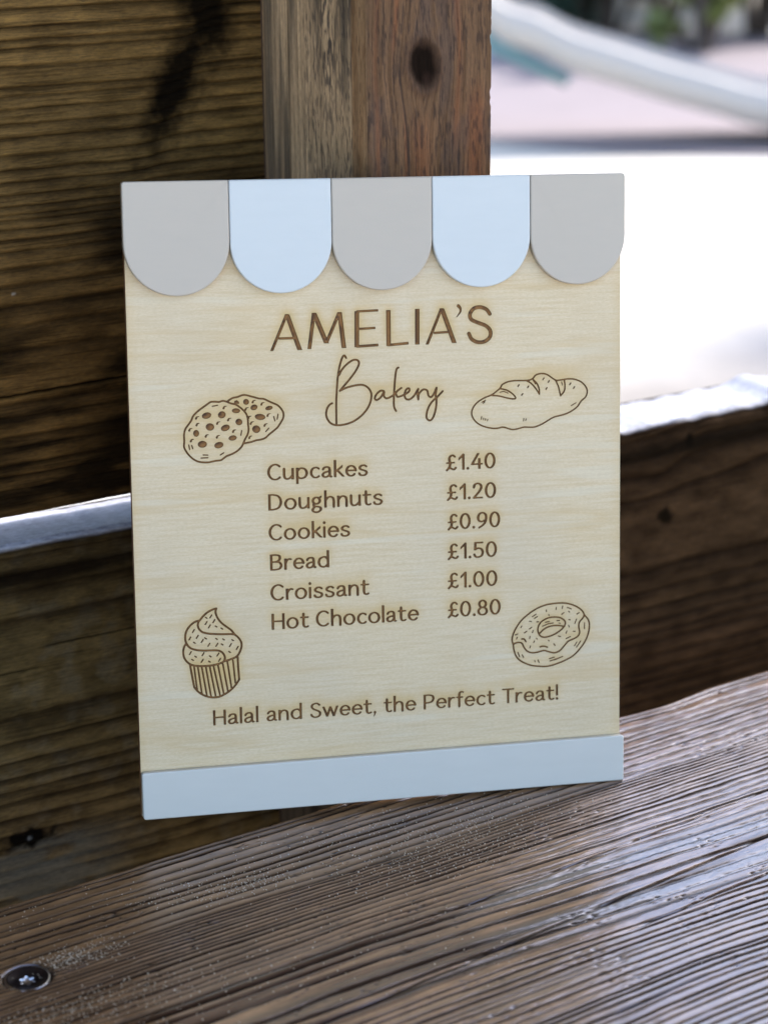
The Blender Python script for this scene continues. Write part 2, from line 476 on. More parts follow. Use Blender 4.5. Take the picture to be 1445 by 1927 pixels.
pt.quad([q(PX1 - .001, PY0 + .0018, -.45), q(PX1 - .001, PY1, -.45), q(PX1 - .001, PY1, 1.9), q(PX1 - .001, PY0 + .0018, 1.9)], pc)
pt.quad([q(PX0, PY1, -.45), q(PX0, PY1, 1.9), q(PX1 - .001, PY1, 1.9), q(PX1 - .001, PY1, -.45)], pc)
pt.quad([q(PX0, PY0, 1.9), q(PX1, PY0, 1.9), q(PX1, PY1, 1.9), q(PX0, PY1, 1.9)], pc)
post = pt.build("post", M_POST, wall)
post['label'] = "upright post with a black knot, paler on its left face"

# ------------------------------------------------------------------ bench
bench = empty("bench", (.45, .62, -.45))
tag(bench, "weathered ridged brown timber bench the menu sign stands on, glossy at its right", "bench")
BO = np.array([.45, .62, -.45])
eu = np.array([.99851, .0545, 0]); ev = np.array([.0545, -.99851, 0])
FR_B = ((.2944, .7567, 0), eu, ev, (0, 0, 1))
cen = []; wid = []; amp = []
v = -.002
rb = np.random.RandomState(12)
while v < .36:
    if v < .056: st = rb.uniform(.0038, .0062); w = .00062; a_ = rb.uniform(.75, 1)
    elif v < .078: st = rb.uniform(.0019, .0028); w = .00040; a_ = rb.uniform(.7, 1)
    elif v < .100: st = rb.uniform(.0026, .0048); w = .00058; a_ = rb.uniform(.6, 1)
    elif v < .150: st = rb.uniform(.0045, .0110); w = rb.uniform(.0005, .0014); a_ = rb.uniform(.7, 1)
    else: st = rb.uniform(.0026, .0048); w = .00050; a_ = rb.uniform(.7, 1)
    v += st; cen.append(v); wid.append(w); amp.append(a_)
SCREW = (.2803, .6980)
def f_bench(u, v):
    x = u * 1000; y = v * 1000
    p = v - .012 * sm(.05, .40, u) * sm(.05, .14, v) + .0050 * (fbm(x / 130, y / 60, 503) - .5) * sm(0, .03, v) + .0008 * (fbm(x / 22, y / 5, 505) - .5)
    # lazy wave of the ridges toward the front right
    p = p + .006 * np.exp(-((u - .20) / .09) ** 2) * sm(.14, .20, v)
    p = p + .002 * np.exp(-((u - .10) / .05) ** 2) * sm(.07, .11, v) * (1 - sm(.13, .18, v))
    t, g = grooves(p, cen, np.array(wid) * 1.12, amp, 1.2)
    fade = .65 + .7 * fbm(x / 40, y / 4, 511)
    fade = np.clip(fade + .15, 0, 1.2)
    t = t * fade; g = g * fade
    mott = fbm(x / 12, y / 4, 521); big = fbm(x / 60, y / 18, 531)
    c = np.array([.350, .195, .092]) + 0 * p[..., None]
    c = c * (.6 + .8 * mott[..., None]) * (.75 + .5 * big[..., None])
    # brown bands of heartwood in the middle of the plank
    bands = sm(.46, .62, fbm(x / 160, p * 1000 / 5.5, 541, 3)) * sm(.085, .105, v) * (1 - .6 * sm(.15, .18, v))
    c = mixc(c, (.085, .032, .012), np.clip(bands * .85, 0, .85))
    c = mixc(c, (.26, .17, .09), .5 * sm(.55, .7, fbm(x / 140, p * 1000 / 4, 543, 3)) * sm(.08, .10, v))
    c = mixc(c, (.016, .008, .005), np.clip(t * 1.15, 0, .97))
    # torn pale fibre along two wavy streaks on the right
    for v0, ph in ((.118, .0), (.140, 1.7)):
        e = v0 + .006 * np.sin(u * 26 + ph) + .002 * (fbm(x / 9, y * 0, 551) - .5)
        k = np.exp(-((v - e) / (.0020 + .0035 * fbm(x / 25, y * 0, 553))) ** 2) * sm(.12, .2, u)
        c = mixc(c, (.20, .17, .14), k * .75)
        g = g * (1 - .5 * k)
        mott = mott + k * .8 * (fbm(x / 1.2, y / 1.2, 555) - .5)
    # long drying cracks
    cr = 0 * u
    for v0, sl, a, b, w in ((.146, -.062, .02, .45, .0007), (.1105, -.04, .10, .45, .00045), (.166, -.05, .17, .45, .0006), (.205, -.03, -.05, .2, .0005)):
        cz = v0 + sl * (u - .085) + .0012 * (fbm(x / 14, y * 0, 561 + int(v0 * 1000)) - .5)
        cr = np.maximum(cr, np.exp(-((v - cz) / w) ** 2) * sm(a, a + .03, u) * (1 - sm(b - .04, b, u)))
    c = mixc(c, (.006, .004, .003), np.clip(cr, 0, .96))
    # small pits
    pit = sm(.80, .86, vnoise(x / 1.6, y / .9, 571)) * sm(.6, .7, fbm(x / 20, y / 12, 573))
    c = mixc(c, (.02, .012, .01), np.clip(pit, 0, .8))
    h = -.0006 * g - .0007 * cr + .0005 * (mott - .5) + .0006 * (big - .5) - .0004 * pit
    d = v
    r = .006
    tt = np.clip(1 - d / r, 0, 1)
    h = h - r * .9 * (1 - np.sqrt(1 - tt * tt))
    # countersink round the screw
    wx = .2944 + u * eu[0] + v * ev[0]; wy = .7567 + u * eu[1] + v * ev[1]
    ds = np.hypot(wx - SCREW[0], wy - SCREW[1])
    k = 1 - sm(.0084, .0094, ds)
    h = h * (1 - k) - .0042 * k
    c = mixc(c, (.02, .012, .01), k)
    c = mixc(c, (.03, .02, .016), .6 * (1 - sm(.0090, .0112, ds)) * (1 - k))
    dv = (.0016 * (fbm(x / 25, x * 0, 581) - .5) + .003 * np.exp(-((u - .34) / .02) ** 2) - .0022 * np.exp(-((u - .375) / .02) ** 2)) * np.exp(-v / .012)
    return h, c, 0 * u, dv
bp = slab("plank", M_BENCH, bench, axis_grid(-.8, 1.3, -.06, .46, .0011), axis_grid(0, .34, 0, .275, .00036), FR_B, .036, f_bench, BO)
bp['label'] = "ridged bench plank with drying cracks"
FR_B2 = (tuple(np.array(FR_B[0]) + ev * .348), eu, ev, (0, 0, 1))
slab("plank", M_BENCH, bench, np.linspace(-.8, 1.3, 120), np.linspace(0, .12, 60), FR_B2, .036, f_plain(350, 0, .12), BO)
for ux in (-.6, 1.1):
    b = Patches()
    fr = (tuple(np.array(FR_B[0]) + eu * ux + ev * .02 + np.array([0, 0, -.0365])), eu, ev, (0, 0, 1))
    slab("leg", M_BENCH, bench, np.linspace(0, .07, 6), np.linspace(0, .42, 20), fr, .413, f_plain(380, -1, 1), BO)

# screw sunk in the bench plank: dark dished head with a six lobed recess
M_SCREW = plain("dark_screw_metal", (.060, .050, .058), .28, .9, .3, 900)
M_BRIGHT = plain("worn_bright_steel", (.62, .62, .66), .3, 1.0, .2, 1500)
def lathe(prof, n=48):
    v = []; f = []
    for r_, z_ in prof:
        for i in range(n): v.append((r_ * math.cos(2 * math.pi * i / n), r_ * math.sin(2 * math.pi * i / n), z_))
    for j in range(len(prof) - 1):
        for i in range(n):
            a = j * n + i; b_ = j * n + (i + 1) % n
            f.append((a, b_, b_ + n, a + n))
    return v, f
sv, sf = lathe([(.0030, -.0205), (.0030, -.006), (.0080, -.0028), (.0083, -.0022), (.0081, -.0013), (.0076, -.0011), (.0070, -.0016), (.0040, -.0022), (.0036, -.0023)])
# recess rim: six lobes
n = 48
def lobe(a, r0=.0027, dr=.0006): return r0 + dr * math.cos(6 * a)
base = len(sv)
for rr_, z_ in ((1, -.0023), (.97, -.0036), (.2, -.0037)):
    for i in range(n):
        a = 2 * math.pi * i / n; r_ = lobe(a) * rr_
        sv.append((r_ * math.cos(a), r_ * math.sin(a), z_))
mi = [0] * len(sf)
prev = base - n
for j in range(3):
    for i in range(n):
        sf.append((prev + i, prev + (i + 1) % n, base + j * n + (i + 1) % n, base + j * n + i)); mi.append(0)
    prev = base + j * n
sf.append(tuple(base + 2 * n + i for i in range(n))); mi.append(0)
screw = mesh_obj("screw", sv, sf, [M_SCREW], bench, True, mi)
screw.location = Vector((SCREW[0], SCREW[1], .0006)) - Vector(BO)
screw.rotation_euler = (R(2), R(-3), .3)
screw['label'] = "dark screw with a star recess in the bench"
rv = []; rf = []
for z_, s_ in ((-.0026, .93), (-.0033, .82)):
    for i in range(n):
        a = 2 * math.pi * i / n; rv.append((lobe(a) * s_ * math.cos(a), lobe(a) * s_ * math.sin(a), z_ + (.0004 if math.cos(a - 2.2) > .2 else 0)))
for i in range(n): rf.append((i, (i + 1) % n, n + (i + 1) % n, n + i))
rf.append(tuple(n + i for i in range(n)))
rec = mesh_obj("star_recess", rv, rf, M_BRIGHT, screw, True)
rv, rf = lathe([(.0078, -.00115), (.0084, -.0013), (.00845, -.0026)], 48)
rim = mesh_obj("rim", rv, rf, M_BRIGHT, screw, True)

# ------------------------------------------------------------------ menu sign
SX = Vector((0.95045307, -0.30925456, -0.03163203)).normalized()
SY = Vector((0.07715261, 0.13609298, 0.98768729)); SY = (SY - SY.dot(SX) * SX).normalized()
SZ = SX.cross(SY)
BL = Vector((0.36725557, 0.77927531, -0.41494016 + 0.42158288))
MS = Matrix(((SX.x, SY.x, SZ.x, BL.x), (SX.y, SY.y, SZ.y, BL.y), (SX.z, SY.z, SZ.z, BL.z), (0, 0, 0, 1)))
sign = empty("menu_sign", mat=MS)
tag(sign, "pale wooden bakery menu board with scalloped awning top, standing on the bench", "sign")
mm = .001

# engraved line art, traced flat on the board face in millimetres: (mode, pen width, points)
ART = {
 'title': [
  ('L',1.25,[(59.87,192.25),(66.37,206.91)]),
  ('L',1.95,[(66.51,206.77),(71.49,192.25)]),
  ('L',1,[(62.93,197.18),(69.48,197.16)]),
  ('L',1.6,[(75.53,192.52),(77.65,207.11)]),
  ('L',1.95,[(77.79,206.96),(82.73,194.62)]),
  ('L',1.4,[(82.73,194.76),(88.28,207.05)]),
  ('L',1.95,[(88.43,207.04),(90.02,192.42)]),
  ('L',1.95,[(95.69,207.23),(95.45,192.58)]),
  ('L',1,[(95.69,207.16),(104.63,207.37)]),
  ('L',1,[(95.57,199.95),(103.31,200.18)]),
  ('L',1.15,[(95.46,192.79),(104.49,193.1)]),
  ('L',1.95,[(109.01,207.23),(108.95,192.59)]),
  ('L',1.15,[(108.81,192.88),(117.33,193.42)]),
  ('L',1.95,[(121.33,207.33),(121.16,192.79)]),
  ('L',1.25,[(125.43,192.64),(131.69,207.29)]),
  ('L',1.95,[(131.84,207.14),(137.02,192.87)]),
  ('L',1,[(128.39,197.24),(134.72,197.45)]),
  ('T',1.5,[(138.98,208.11),(139.77,207.11),(139.76,205.63),(138.21,203.58)]),
  ('S',1.65,[(152.49,204.39),(151.04,206.33),(148.33,207.33),(145.54,206.79),(143.92,204.59),(144.48,202.33),(147.55,200.82),(150.84,199.44),(152.66,197.34),(152.43,194.67),(150.06,192.91),(147.12,192.8),(144.56,194.16),(143.41,196.45)]),
 ],
 'script': [
  ('S',0.72,[(90.87,188.23),(90.3,189.19),(89.55,188.93),(88.68,187),(87.87,184.17),(87.22,180.51),(86.71,175.2),(86.35,169.05),(86.33,161.02)]),
  ('S',0.72,[(87.82,181.3),(89.03,183.51),(91.17,185.68),(93.71,187.22),(95.6,187.15),(96.29,185.9),(95.55,183.88),(93.61,181.08),(91.04,178.1),(87.96,174.74)]),
  ('S',0.72,[(87.96,174.74),(90.58,175.86),(94.38,176.74),(97.75,176.81),(100.04,175.49),(101.28,173.18),(101.02,170.09),(99.49,166.86),(96.7,163.88),(93.29,161.75),(89.48,160.68),(85.9,160.63),(83.41,161.98),(82.08,164.71),(82.46,167.57),(83.54,169.17),(84.68,169.74)]),
  ('S',0.72,[(106.66,173.91),(105.31,174.13),(103.6,172.88),(102.72,171.05),(103.56,170.32),(105.27,171.36),(106.74,173.57),(106.63,171.85),(107.8,170.85),(110.36,171.86),(112.51,173.84),(114.14,174.93)]),
  ('S',0.72,[(112.98,183.43),(112.21,182.84),(111.67,180.39),(111.17,175.46),(110.85,170.52),(110.93,167.2),(111.72,165.43)]),
  ('S',0.72,[(111.85,172.34),(112.48,171.28),(114.18,171.62),(116.11,172.45),(117.39,173.35),(117.54,174.51),(116.43,174.43),(115.47,172.4),(115.95,170.39),(117.57,170.04),(119.5,171.41),(121.37,174.23),(121.01,172.59),(121.32,169.84)]),
  ('S',0.72,[(121.32,169.84),(121.64,172.15),(123.16,173.74),(124.44,173.86),(125.29,173.24),(125.69,171.36),(126.76,170.61),(128.05,171.89),(129.24,174.41),(128.78,171.45),(129.18,168.94),(128.62,164.8),(127.3,161.53),(125.79,160.89),(124.74,162.47),(125.42,165.77),(127.16,168.6),(129.54,170.58),(131.88,172.9)]),
 ],
 'cookies': [
  ('C',0.66,[(34.39,172.4),(36.13,172.4),(37.52,172.2),(39.1,172.62),(40.66,172.21),(42.38,171.45),(44.46,170.88),(46.18,169.66),(47.72,168.21),(48.74,166.78),(49.29,164.85),(49.34,162.41),(49.53,160.31),(48.99,158.25),(47.97,156.55),(47.16,154.85),(46.49,153.49),(44.69,151.83),(42.56,150.7),(40.44,150),(39.2,149.29),(37.77,148.32),(35.5,148.15),(32.69,147.69),(30.25,147.8),(28.17,148.25),(26.29,149.38),(24.94,150.66),(23.6,152.46),(22.72,154.58),(22.92,156.65),(22.86,159.42),(23.51,161.81),(24.77,163.48),(26.03,165.16),(26.77,166.85),(28.38,168.51),(30.15,169.82),(31.92,170.95),(33.34,171.93)]),
  ('S',0.66,[(41.19,172.47),(43.13,173.6),(45.24,173.96),(47,174.58),(48.41,174.66),(50.15,174.18),(52.24,173.57),(53.98,172.98),(56.08,172.72),(57.82,171.85),(59.91,170.83),(61.83,169.88),(63.21,168.43),(64.12,166.65),(64.01,164.56),(62.91,162.69),(61.63,160.83),(60.01,159.5),(58.22,158.19),(56.42,156.7),(54.64,156.08),(52.52,155.83),(50.4,155.22),(47.75,154.82)]),
  ('F',0,[(34.29,167.33),(34.18,166.63),(33.58,166),(32.64,165.61),(31.62,165.56),(30.79,165.87),(30.37,166.45),(30.48,167.15),(31.09,167.78),(32.02,168.17),(33.04,168.22),(33.88,167.91)]),
  ('F',0,[(40.19,167.44),(40.21,166.67),(39.8,165.98),(39.07,165.55),(38.21,165.48),(37.46,165.81),(37.02,166.43),(37,167.19),(37.41,167.88),(38.14,168.32),(38.99,168.39),(39.74,168.06)]),
  ('F',0,[(46.22,168.27),(45.97,167.77),(45.32,167.41),(44.45,167.31),(43.58,167.49),(42.95,167.89),(42.73,168.42),(42.97,168.93),(43.62,169.28),(44.5,169.39),(45.37,169.21),(46,168.8)]),
  ('F',0,[(46.95,163.13),(46.51,162.56),(45.82,162.3),(45.07,162.4),(44.46,162.85),(44.14,163.53),(44.21,164.24),(44.65,164.81),(45.34,165.08),(46.09,164.97),(46.71,164.52),(47.02,163.84)]),
  ('F',0,[(35.41,162.08),(35.14,161.31),(34.47,160.77),(33.56,160.6),(32.66,160.85),(32.01,161.45),(31.79,162.24),(32.05,163.01),(32.73,163.55),(33.64,163.72),(34.54,163.47),(35.19,162.87)]),
  ('F',0,[(41.78,162.09),(41.75,161.38),(41.22,160.7),(40.35,160.24),(39.37,160.12),(38.54,160.37),(38.08,160.92),(38.11,161.63),(38.64,162.3),(39.51,162.76),(40.49,162.88),(41.32,162.64)]),
  ('F',0,[(29.11,159.73),(28.93,159.01),(28.45,158.5),(27.82,158.33),(27.2,158.55),(26.76,159.11),(26.62,159.84),(26.8,160.56),(27.27,161.07),(27.9,161.24),(28.52,161.01),(28.97,160.46)]),
  ('F',0,[(44.56,157.46),(44.41,156.88),(43.84,156.39),(43,156.13),(42.11,156.17),(41.42,156.49),(41.1,157.01),(41.25,157.6),(41.82,158.08),(42.66,158.34),(43.55,158.31),(44.25,157.98)]),
  ('F',0,[(32.22,155.28),(32.01,154.54),(31.33,153.98),(30.37,153.75),(29.38,153.9),(28.64,154.41),(28.33,155.12),(28.55,155.86),(29.23,156.42),(30.19,156.66),(31.17,156.5),(31.92,156)]),
  ('F',0,[(38.96,154.96),(38.86,154.26),(38.28,153.64),(37.37,153.25),(36.38,153.22),(35.57,153.54),(35.16,154.13),(35.26,154.83),(35.84,155.45),(36.75,155.84),(37.74,155.87),(38.55,155.55)]),
  ('F',0,[(43.61,171.5),(43.98,172.42),(45.03,172.66),(45.89,171.93),(45.79,170.82),(44.65,171.29)]),
  ('F',0,[(50.02,171.76),(49.83,171.14),(49.36,170.7),(48.73,170.56),(48.1,170.76),(47.65,171.23),(47.5,171.86),(47.68,172.48),(48.15,172.91),(48.79,173.06),(49.41,172.86),(49.86,172.39)]),
  ('F',0,[(53.43,169.88),(53.42,169.26),(53.02,168.68),(52.34,168.3),(51.56,168.22),(50.89,168.46),(50.5,168.96),(50.51,169.58),(50.9,170.17),(51.58,170.55),(52.36,170.63),(53.04,170.38)]),
  ('F',0,[(59.75,169.23),(59.65,168.74),(59.15,168.29),(58.39,168),(57.58,167.95),(56.92,168.14),(56.6,168.54),(56.7,169.02),(57.2,169.47),(57.96,169.77),(58.77,169.82),(59.43,169.63)]),
  ('F',0,[(56.64,165.1),(56.26,164.49),(55.39,164.11),(54.25,164.08),(53.15,164.4),(52.39,164.99),(52.16,165.68),(52.54,166.3),(53.41,166.67),(54.55,166.7),(55.64,166.38),(56.41,165.8)]),
  ('F',0,[(54.42,160.04),(54.04,159.31),(53.29,158.87),(52.38,158.85),(51.56,159.25),(51.05,159.96),(50.98,160.8),(51.37,161.53),(52.11,161.96),(53.02,161.98),(53.84,161.58),(54.35,160.87)]),
  ('T',0.75,[(27.96,165.83),(28.33,166.51),(29.3,166.67)]),
  ('T',0.75,[(28.09,163.06),(28.46,163.74),(29.44,163.9)]),
  ('T',0.75,[(25.05,161.05),(25.42,161.73),(26.39,161.89)]),
  ('T',0.75,[(25.59,156.6),(25.95,157.27),(26.93,157.44)]),
  ('T',0.75,[(31.72,158.23),(32.08,158.9),(33.06,159.07)]),
  ('T',0.75,[(36.56,163.32),(36.92,163.99),(37.9,164.16)]),
  ('T',0.75,[(41.13,164.57),(41.49,165.25),(42.48,165.42)]),
  ('T',0.75,[(39.4,169.57),(39.77,170.24),(40.75,170.41)]),
  ('T',0.75,[(36.3,157.67),(36.67,158.35),(37.65,158.51)]),
  ('T',0.75,[(43.03,159.7),(43.4,160.38),(44.38,160.54)]),
  ('T',0.75,[(51.45,171.49),(51.82,172.17),(52.8,172.34)]),
  ('T',0.75,[(55.04,170.41),(55.41,171.08),(56.4,171.25)]),
  ('T',0.75,[(48.4,168.6),(48.77,169.28),(49.75,169.44)]),
  ('T',0.75,[(57.47,165.68),(57.84,166.36),(58.83,166.53)]),
  ('T',0.75,[(56.14,161.66),(56.51,162.34),(57.5,162.51)]),
  ('T',0.75,[(50.43,162.71),(50.8,163.39),(51.79,163.56)]),
  ('T',0.75,[(49.7,156.89),(50.07,157.57),(51.05,157.74)]),
  ('T',0.75,[(49.54,165.08),(49.91,165.76),(50.9,165.92)]),
  ('L',0.45,[(34.8,170.59),(36.96,170.91)]),
  ('L',0.45,[(24.72,155.18),(25.01,153.26)]),
  ('L',0.45,[(25.92,154.95),(26.3,153.55)]),
  ('L',0.45,[(30.51,150.82),(32.42,150.66)]),
  ('L',0.45,[(29.6,149.57),(32.46,149.61)]),
  ('L',0.45,[(37.58,150.48),(39.01,151.32)]),
  ('L',0.45,[(46.65,160.09),(46.25,158.2)]),
  ('L',0.45,[(61.93,166.22),(61.46,164.15)]),
  ('L',0.45,[(60.14,165.25),(60.52,163.49)]),
  ('L',0.45,[(57.92,160.64),(56.65,159.3)]),
 ],
 'bread': [
  ('C',0.56,[(156.91,173.23),(157.75,174.6),(160.27,175.71),(163.63,176.06),(166.99,175.93),(169.51,176.03),(171.19,176.69),(172.46,178.06),(174.99,178.64),(177.52,178.06),(179.63,176.57),(181.53,175.49),(183.86,175.6),(186.83,175.89),(189.81,175.57),(192.78,174.24),(194.7,172.13),(195.26,170.08),(194.49,167.87),(192.57,166.33),(190.65,163.76),(187.24,161.67),(183.84,160.59),(180.44,159.93),(177.47,158.43),(174.93,157.12),(171.54,156.05),(167.32,156.23),(164.37,155.63),(161.84,155.46),(158.07,156.64),(155.55,156.26),(152.62,156.47),(149.28,157.43),(146.37,159.17),(144.51,161.87),(144.54,164.48),(146.43,167.22),(149.78,169.29),(153.13,170.48),(155.23,171.89)]),
  ('S',0.56,[(156.91,172.9),(159.42,172.32),(161.92,170.81),(163.59,168.93),(162.75,168.36),(159.81,168.88),(156.47,169.82),(153.13,170.24)]),
  ('S',0.56,[(168.67,175.66),(170.35,174.71),(172.44,172.41),(174.04,169.92)]),
  ('S',0.56,[(171.19,176.29),(172.87,174.61),(173.92,172.15),(174.04,169.92)]),
  ('S',0.56,[(181.32,175.29),(182.38,173.03),(182.92,170.98),(183.43,168.85)]),
  ('S',0.56,[(185.05,175.55),(185.35,173.31),(185.04,170.89),(183.43,168.85)]),
  ('L',0.5,[(164.62,173.61),(165.13,174.23)]),
  ('L',0.5,[(168.82,172.91),(169.33,173.54)]),
  ('L',0.5,[(166.2,169.79),(166.71,170.42)]),
  ('L',0.5,[(175.58,176),(176.08,176.63)]),
  ('L',0.5,[(177.9,174.82),(178.4,175.45)]),
  ('L',0.5,[(176.92,171.91),(177.42,172.53)]),
  ('L',0.5,[(187.43,173.43),(187.94,174.06)]),
  ('L',0.5,[(189.12,171.83),(189.63,172.46)]),
  ('L',0.36,[(156.69,171.42),(158.57,171.75)]),
  ('L',0.36,[(158.57,171.63),(160.25,170.88)]),
  ('L',0.36,[(171.4,175.68),(172.37,174.23)]),
  ('L',0.36,[(183.86,174.79),(184.2,173.36)]),
  ('L',0.36,[(148.73,167.44),(150.4,168.34)]),
  ('L',0.36,[(149.35,167.02),(150.1,167.67)]),
  ('L',0.36,[(148.68,161.49),(148.38,160.29)]),
  ('L',0.36,[(149.51,160.85),(149.38,160.05)]),
  ('L',0.36,[(150.35,160.61),(150.26,159.89)]),
  ('L',0.36,[(151.3,160.25),(151.13,159.57)]),
  ('L',0.36,[(167.13,159.97),(166.99,158.88)]),
  ('L',0.36,[(168.18,159.72),(167.92,159.04)]),
  ('L',0.36,[(188.1,164.48),(190.23,165.61)]),
 ],
 'cupcake': [
  ('S',0.74,[(27.24,82.24),(28.66,83.89),(30.54,85.39),(32.4,86.31),(34.26,86.77)]),
  ('S',0.74,[(34.26,86.77),(33.87,85.18),(34.62,82.81),(36.17,80.61),(38.21,78.85),(40.25,77.2),(41.59,75.36)]),
  ('S',0.74,[(27.24,82.24),(26.52,81.24),(26.47,79.39),(27.8,77.45),(30.3,76.47),(33.06,76.05),(36.28,75.77),(39.51,75.62),(41.59,75.36)]),
  ('S',0.74,[(27.01,82.14),(24.92,81.58),(22.81,79.87),(21.38,77.64),(20.96,75.12),(21.47,72.76),(23.02,70.8),(25.52,69.81),(28.27,69.39),(31.49,69.24),(34.26,69.05),(35.86,68.4),(36.98,67.04),(37.29,65.62),(36.79,64.25),(35.27,63.54),(32.25,62.93),(29.01,62.81),(26.25,63),(23.74,63.53),(21.7,64.84),(20.38,66.79),(19.99,69.14),(20.4,71.44),(21.12,72.55)]),
  ('S',0.74,[(41.59,75.36),(43.17,73.86),(44.29,71.91),(44.35,69.81),(43.48,67.53),(42.28,65.97),(40.41,65.17),(38.54,64.59),(37.14,64.34)]),
  ('S',0.74,[(22.7,63.6),(23.28,59.59),(24.17,54.15)]),
  ('S',0.74,[(24.17,54.15),(25.73,52.17),(27.76,50.61),(30.05,49.62),(32.35,49.22),(34.67,49.4),(37.02,50.4),(39.14,51.66),(41.28,53.62),(43.09,56.07)]),
  ('S',0.74,[(42.63,65.95),(42.76,61.72),(43.09,56.07)]),
  ('L',0.62,[(24.29,62.91),(25.39,52.66)]),
  ('L',0.62,[(25.9,62.68),(27.31,51.11)]),
  ('L',0.62,[(27.51,62.45),(29.37,50.14)]),
  ('L',0.62,[(29.23,62.32),(31.09,49.66)]),
  ('L',0.62,[(30.85,62.44),(33.05,49.52)]),
  ('L',0.62,[(32.47,62.45),(34.91,49.62)]),
  ('L',0.62,[(34.33,62.78),(36.44,50.44)]),
  ('L',0.62,[(36.31,63.35),(38.21,51.49)]),
  ('L',0.62,[(38.29,63.91),(39.75,52.79)]),
  ('L',0.62,[(40.62,64.45),(41.43,54.78)]),
  ('L',0.5,[(31.49,82.99),(32.25,84.14)]),
  ('L',0.5,[(32.7,80.93),(33.47,82.09)]),
  ('L',0.5,[(29.46,80.33),(30.23,81.49)]),
  ('L',0.5,[(30.8,78.85),(31.57,80.01)]),
  ('L',0.5,[(24.1,77.32),(24.86,78.48)]),
  ('L',0.5,[(22.52,74.29),(23.29,75.45)]),
  ('L',0.5,[(25.63,74.78),(26.4,75.94)]),
  ('L',0.5,[(27.65,72.9),(28.42,74.06)]),
  ('L',0.5,[(30.37,71.09),(31.13,72.25)]),
  ('L',0.5,[(33.7,70.86),(34.47,72.02)]),
  ('L',0.5,[(39.36,70.36),(40.13,71.52)]),
  ('L',0.5,[(42.22,68.99),(42.99,70.16)]),
  ('L',0.5,[(22.58,68.13),(23.34,69.28)]),
  ('L',0.5,[(27.84,67.3),(28.61,68.46)]),
  ('L',0.5,[(34.06,66.75),(34.83,67.91)]),
  ('L',0.5,[(27.42,64.53),(28.19,65.69)]),
  ('L',0.5,[(34.69,64.49),(35.46,65.65)]),
  ('L',0.5,[(33.63,79.41),(34.26,78.95)]),
  ('L',0.5,[(36.02,78.39),(36.66,77.93)]),
  ('L',0.5,[(29.13,74.71),(29.76,74.25)]),
  ('L',0.5,[(33.68,74.17),(34.31,73.71)]),
  ('L',0.5,[(36.6,73.76),(37.23,73.3)]),
  ('L',0.5,[(40.4,73.2),(41.04,72.74)]),
  ('L',0.5,[(35.97,71.68),(36.6,71.22)]),
  ('L',0.5,[(39,68.28),(39.64,67.81)]),
  ('L',0.5,[(24.78,67.28),(25.41,66.81)]),
  ('L',0.5,[(30.88,66.97),(31.51,66.51)]),
  ('L',0.5,[(23.48,65.97),(24.11,65.51)]),
  ('L',0.5,[(30.47,64.78),(31.11,64.32)]),
  ('L',0.5,[(29.59,83.39),(30.22,82.93)]),
  ('L',0.5,[(24.44,73.12),(25.07,72.66)]),
 ],
 'doughnut': [
  ('S',0.6,[(161.83,63.2),(161.45,64.96),(162,67.53),(163.49,70.31),(165.57,73.06),(168.84,75.74),(172.4,77.82),(176.27,79.16),(180.13,79.63),(184.6,79.58),(188.18,78.69),(191.17,77.2),(193.12,75.48),(193.87,73.83),(193.27,72.42),(191.77,70.77),(191.41,68.76),(191.83,66.41),(191.17,64.71),(189.07,63.54),(186.67,62.68),(184.87,60.77),(182.77,58.73),(180.38,58.02),(178,58.62),(175.61,59.37),(172.93,58.82),(170.26,58.72),(168.18,59.59),(166.71,61.43),(165.82,63.22),(164.05,63.63),(161.98,63.14)]),
  ('S',0.6,[(161.98,63.14),(162.4,59.98),(163.72,56.99),(166.38,54.78),(169.94,53.22),(173.81,52.51),(177.08,52.28),(180.67,52.91),(185.16,54.34),(189.06,56.26),(192.06,59.11),(194.47,62.45),(195.82,65.85),(196.27,69.32),(195.67,71.68),(194.02,73.68)]),
  ('C',0.6,[(173.11,67.65),(173.12,69.68),(174.46,71.91),(177.14,73.32),(180.12,73.71),(183.1,73.22),(185.04,71.79),(185.33,70.32),(184.29,68.65),(182.19,67.05),(179.5,65.78),(176.23,65.13),(174.15,65.85)]),
  ('S',0.6,[(173.85,67.03),(175.64,68.64),(178.02,69.65),(180.71,69.99),(183.09,69.75),(184.88,69.19)]),
  ('L',0.42,[(176.39,71.63),(178.18,71.89)]),
  ('L',0.42,[(175.05,69.99),(177.43,70.84)]),
  ('L',0.42,[(177.43,70.9),(179.96,71.11)]),
  ('L',0.42,[(181.61,72.02),(182.8,72.03)]),
  ('L',0.42,[(182.5,70.95),(183.09,70.7)]),
  ('L',0.42,[(176.85,77.01),(176.91,76.37)]),
  ('L',0.42,[(181.32,77.82),(181.17,76.97)]),
  ('L',0.42,[(184.24,78.22),(183.94,77.22)]),
  ('L',0.42,[(186.24,77.51),(188.03,76.82)]),
  ('L',0.42,[(186.83,75.88),(187.28,75.42)]),
  ('L',0.42,[(184.74,75.35),(183.7,74.63)]),
  ('L',0.42,[(191.62,74.91),(190.57,74.33)]),
  ('L',0.42,[(170.61,74.47),(172.25,75.46)]),
  ('L',0.42,[(171.5,73.69),(172.84,74.38)]),
  ('L',0.42,[(169.27,72.59),(170.16,72.39)]),
  ('L',0.42,[(172.53,72.09),(173.36,72.09)]),
  ('L',0.42,[(177.89,74.92),(178.04,74.51)]),
  ('L',0.42,[(165.86,70.74),(165.41,70.04)]),
  ('L',0.42,[(170.3,69.87),(169.26,69.21)]),
  ('L',0.42,[(170.89,68.38),(170.59,67.53)]),
  ('L',0.42,[(168.07,68.28),(166.97,67.63)]),
  ('L',0.42,[(164.07,67.39),(162.88,67.03)]),
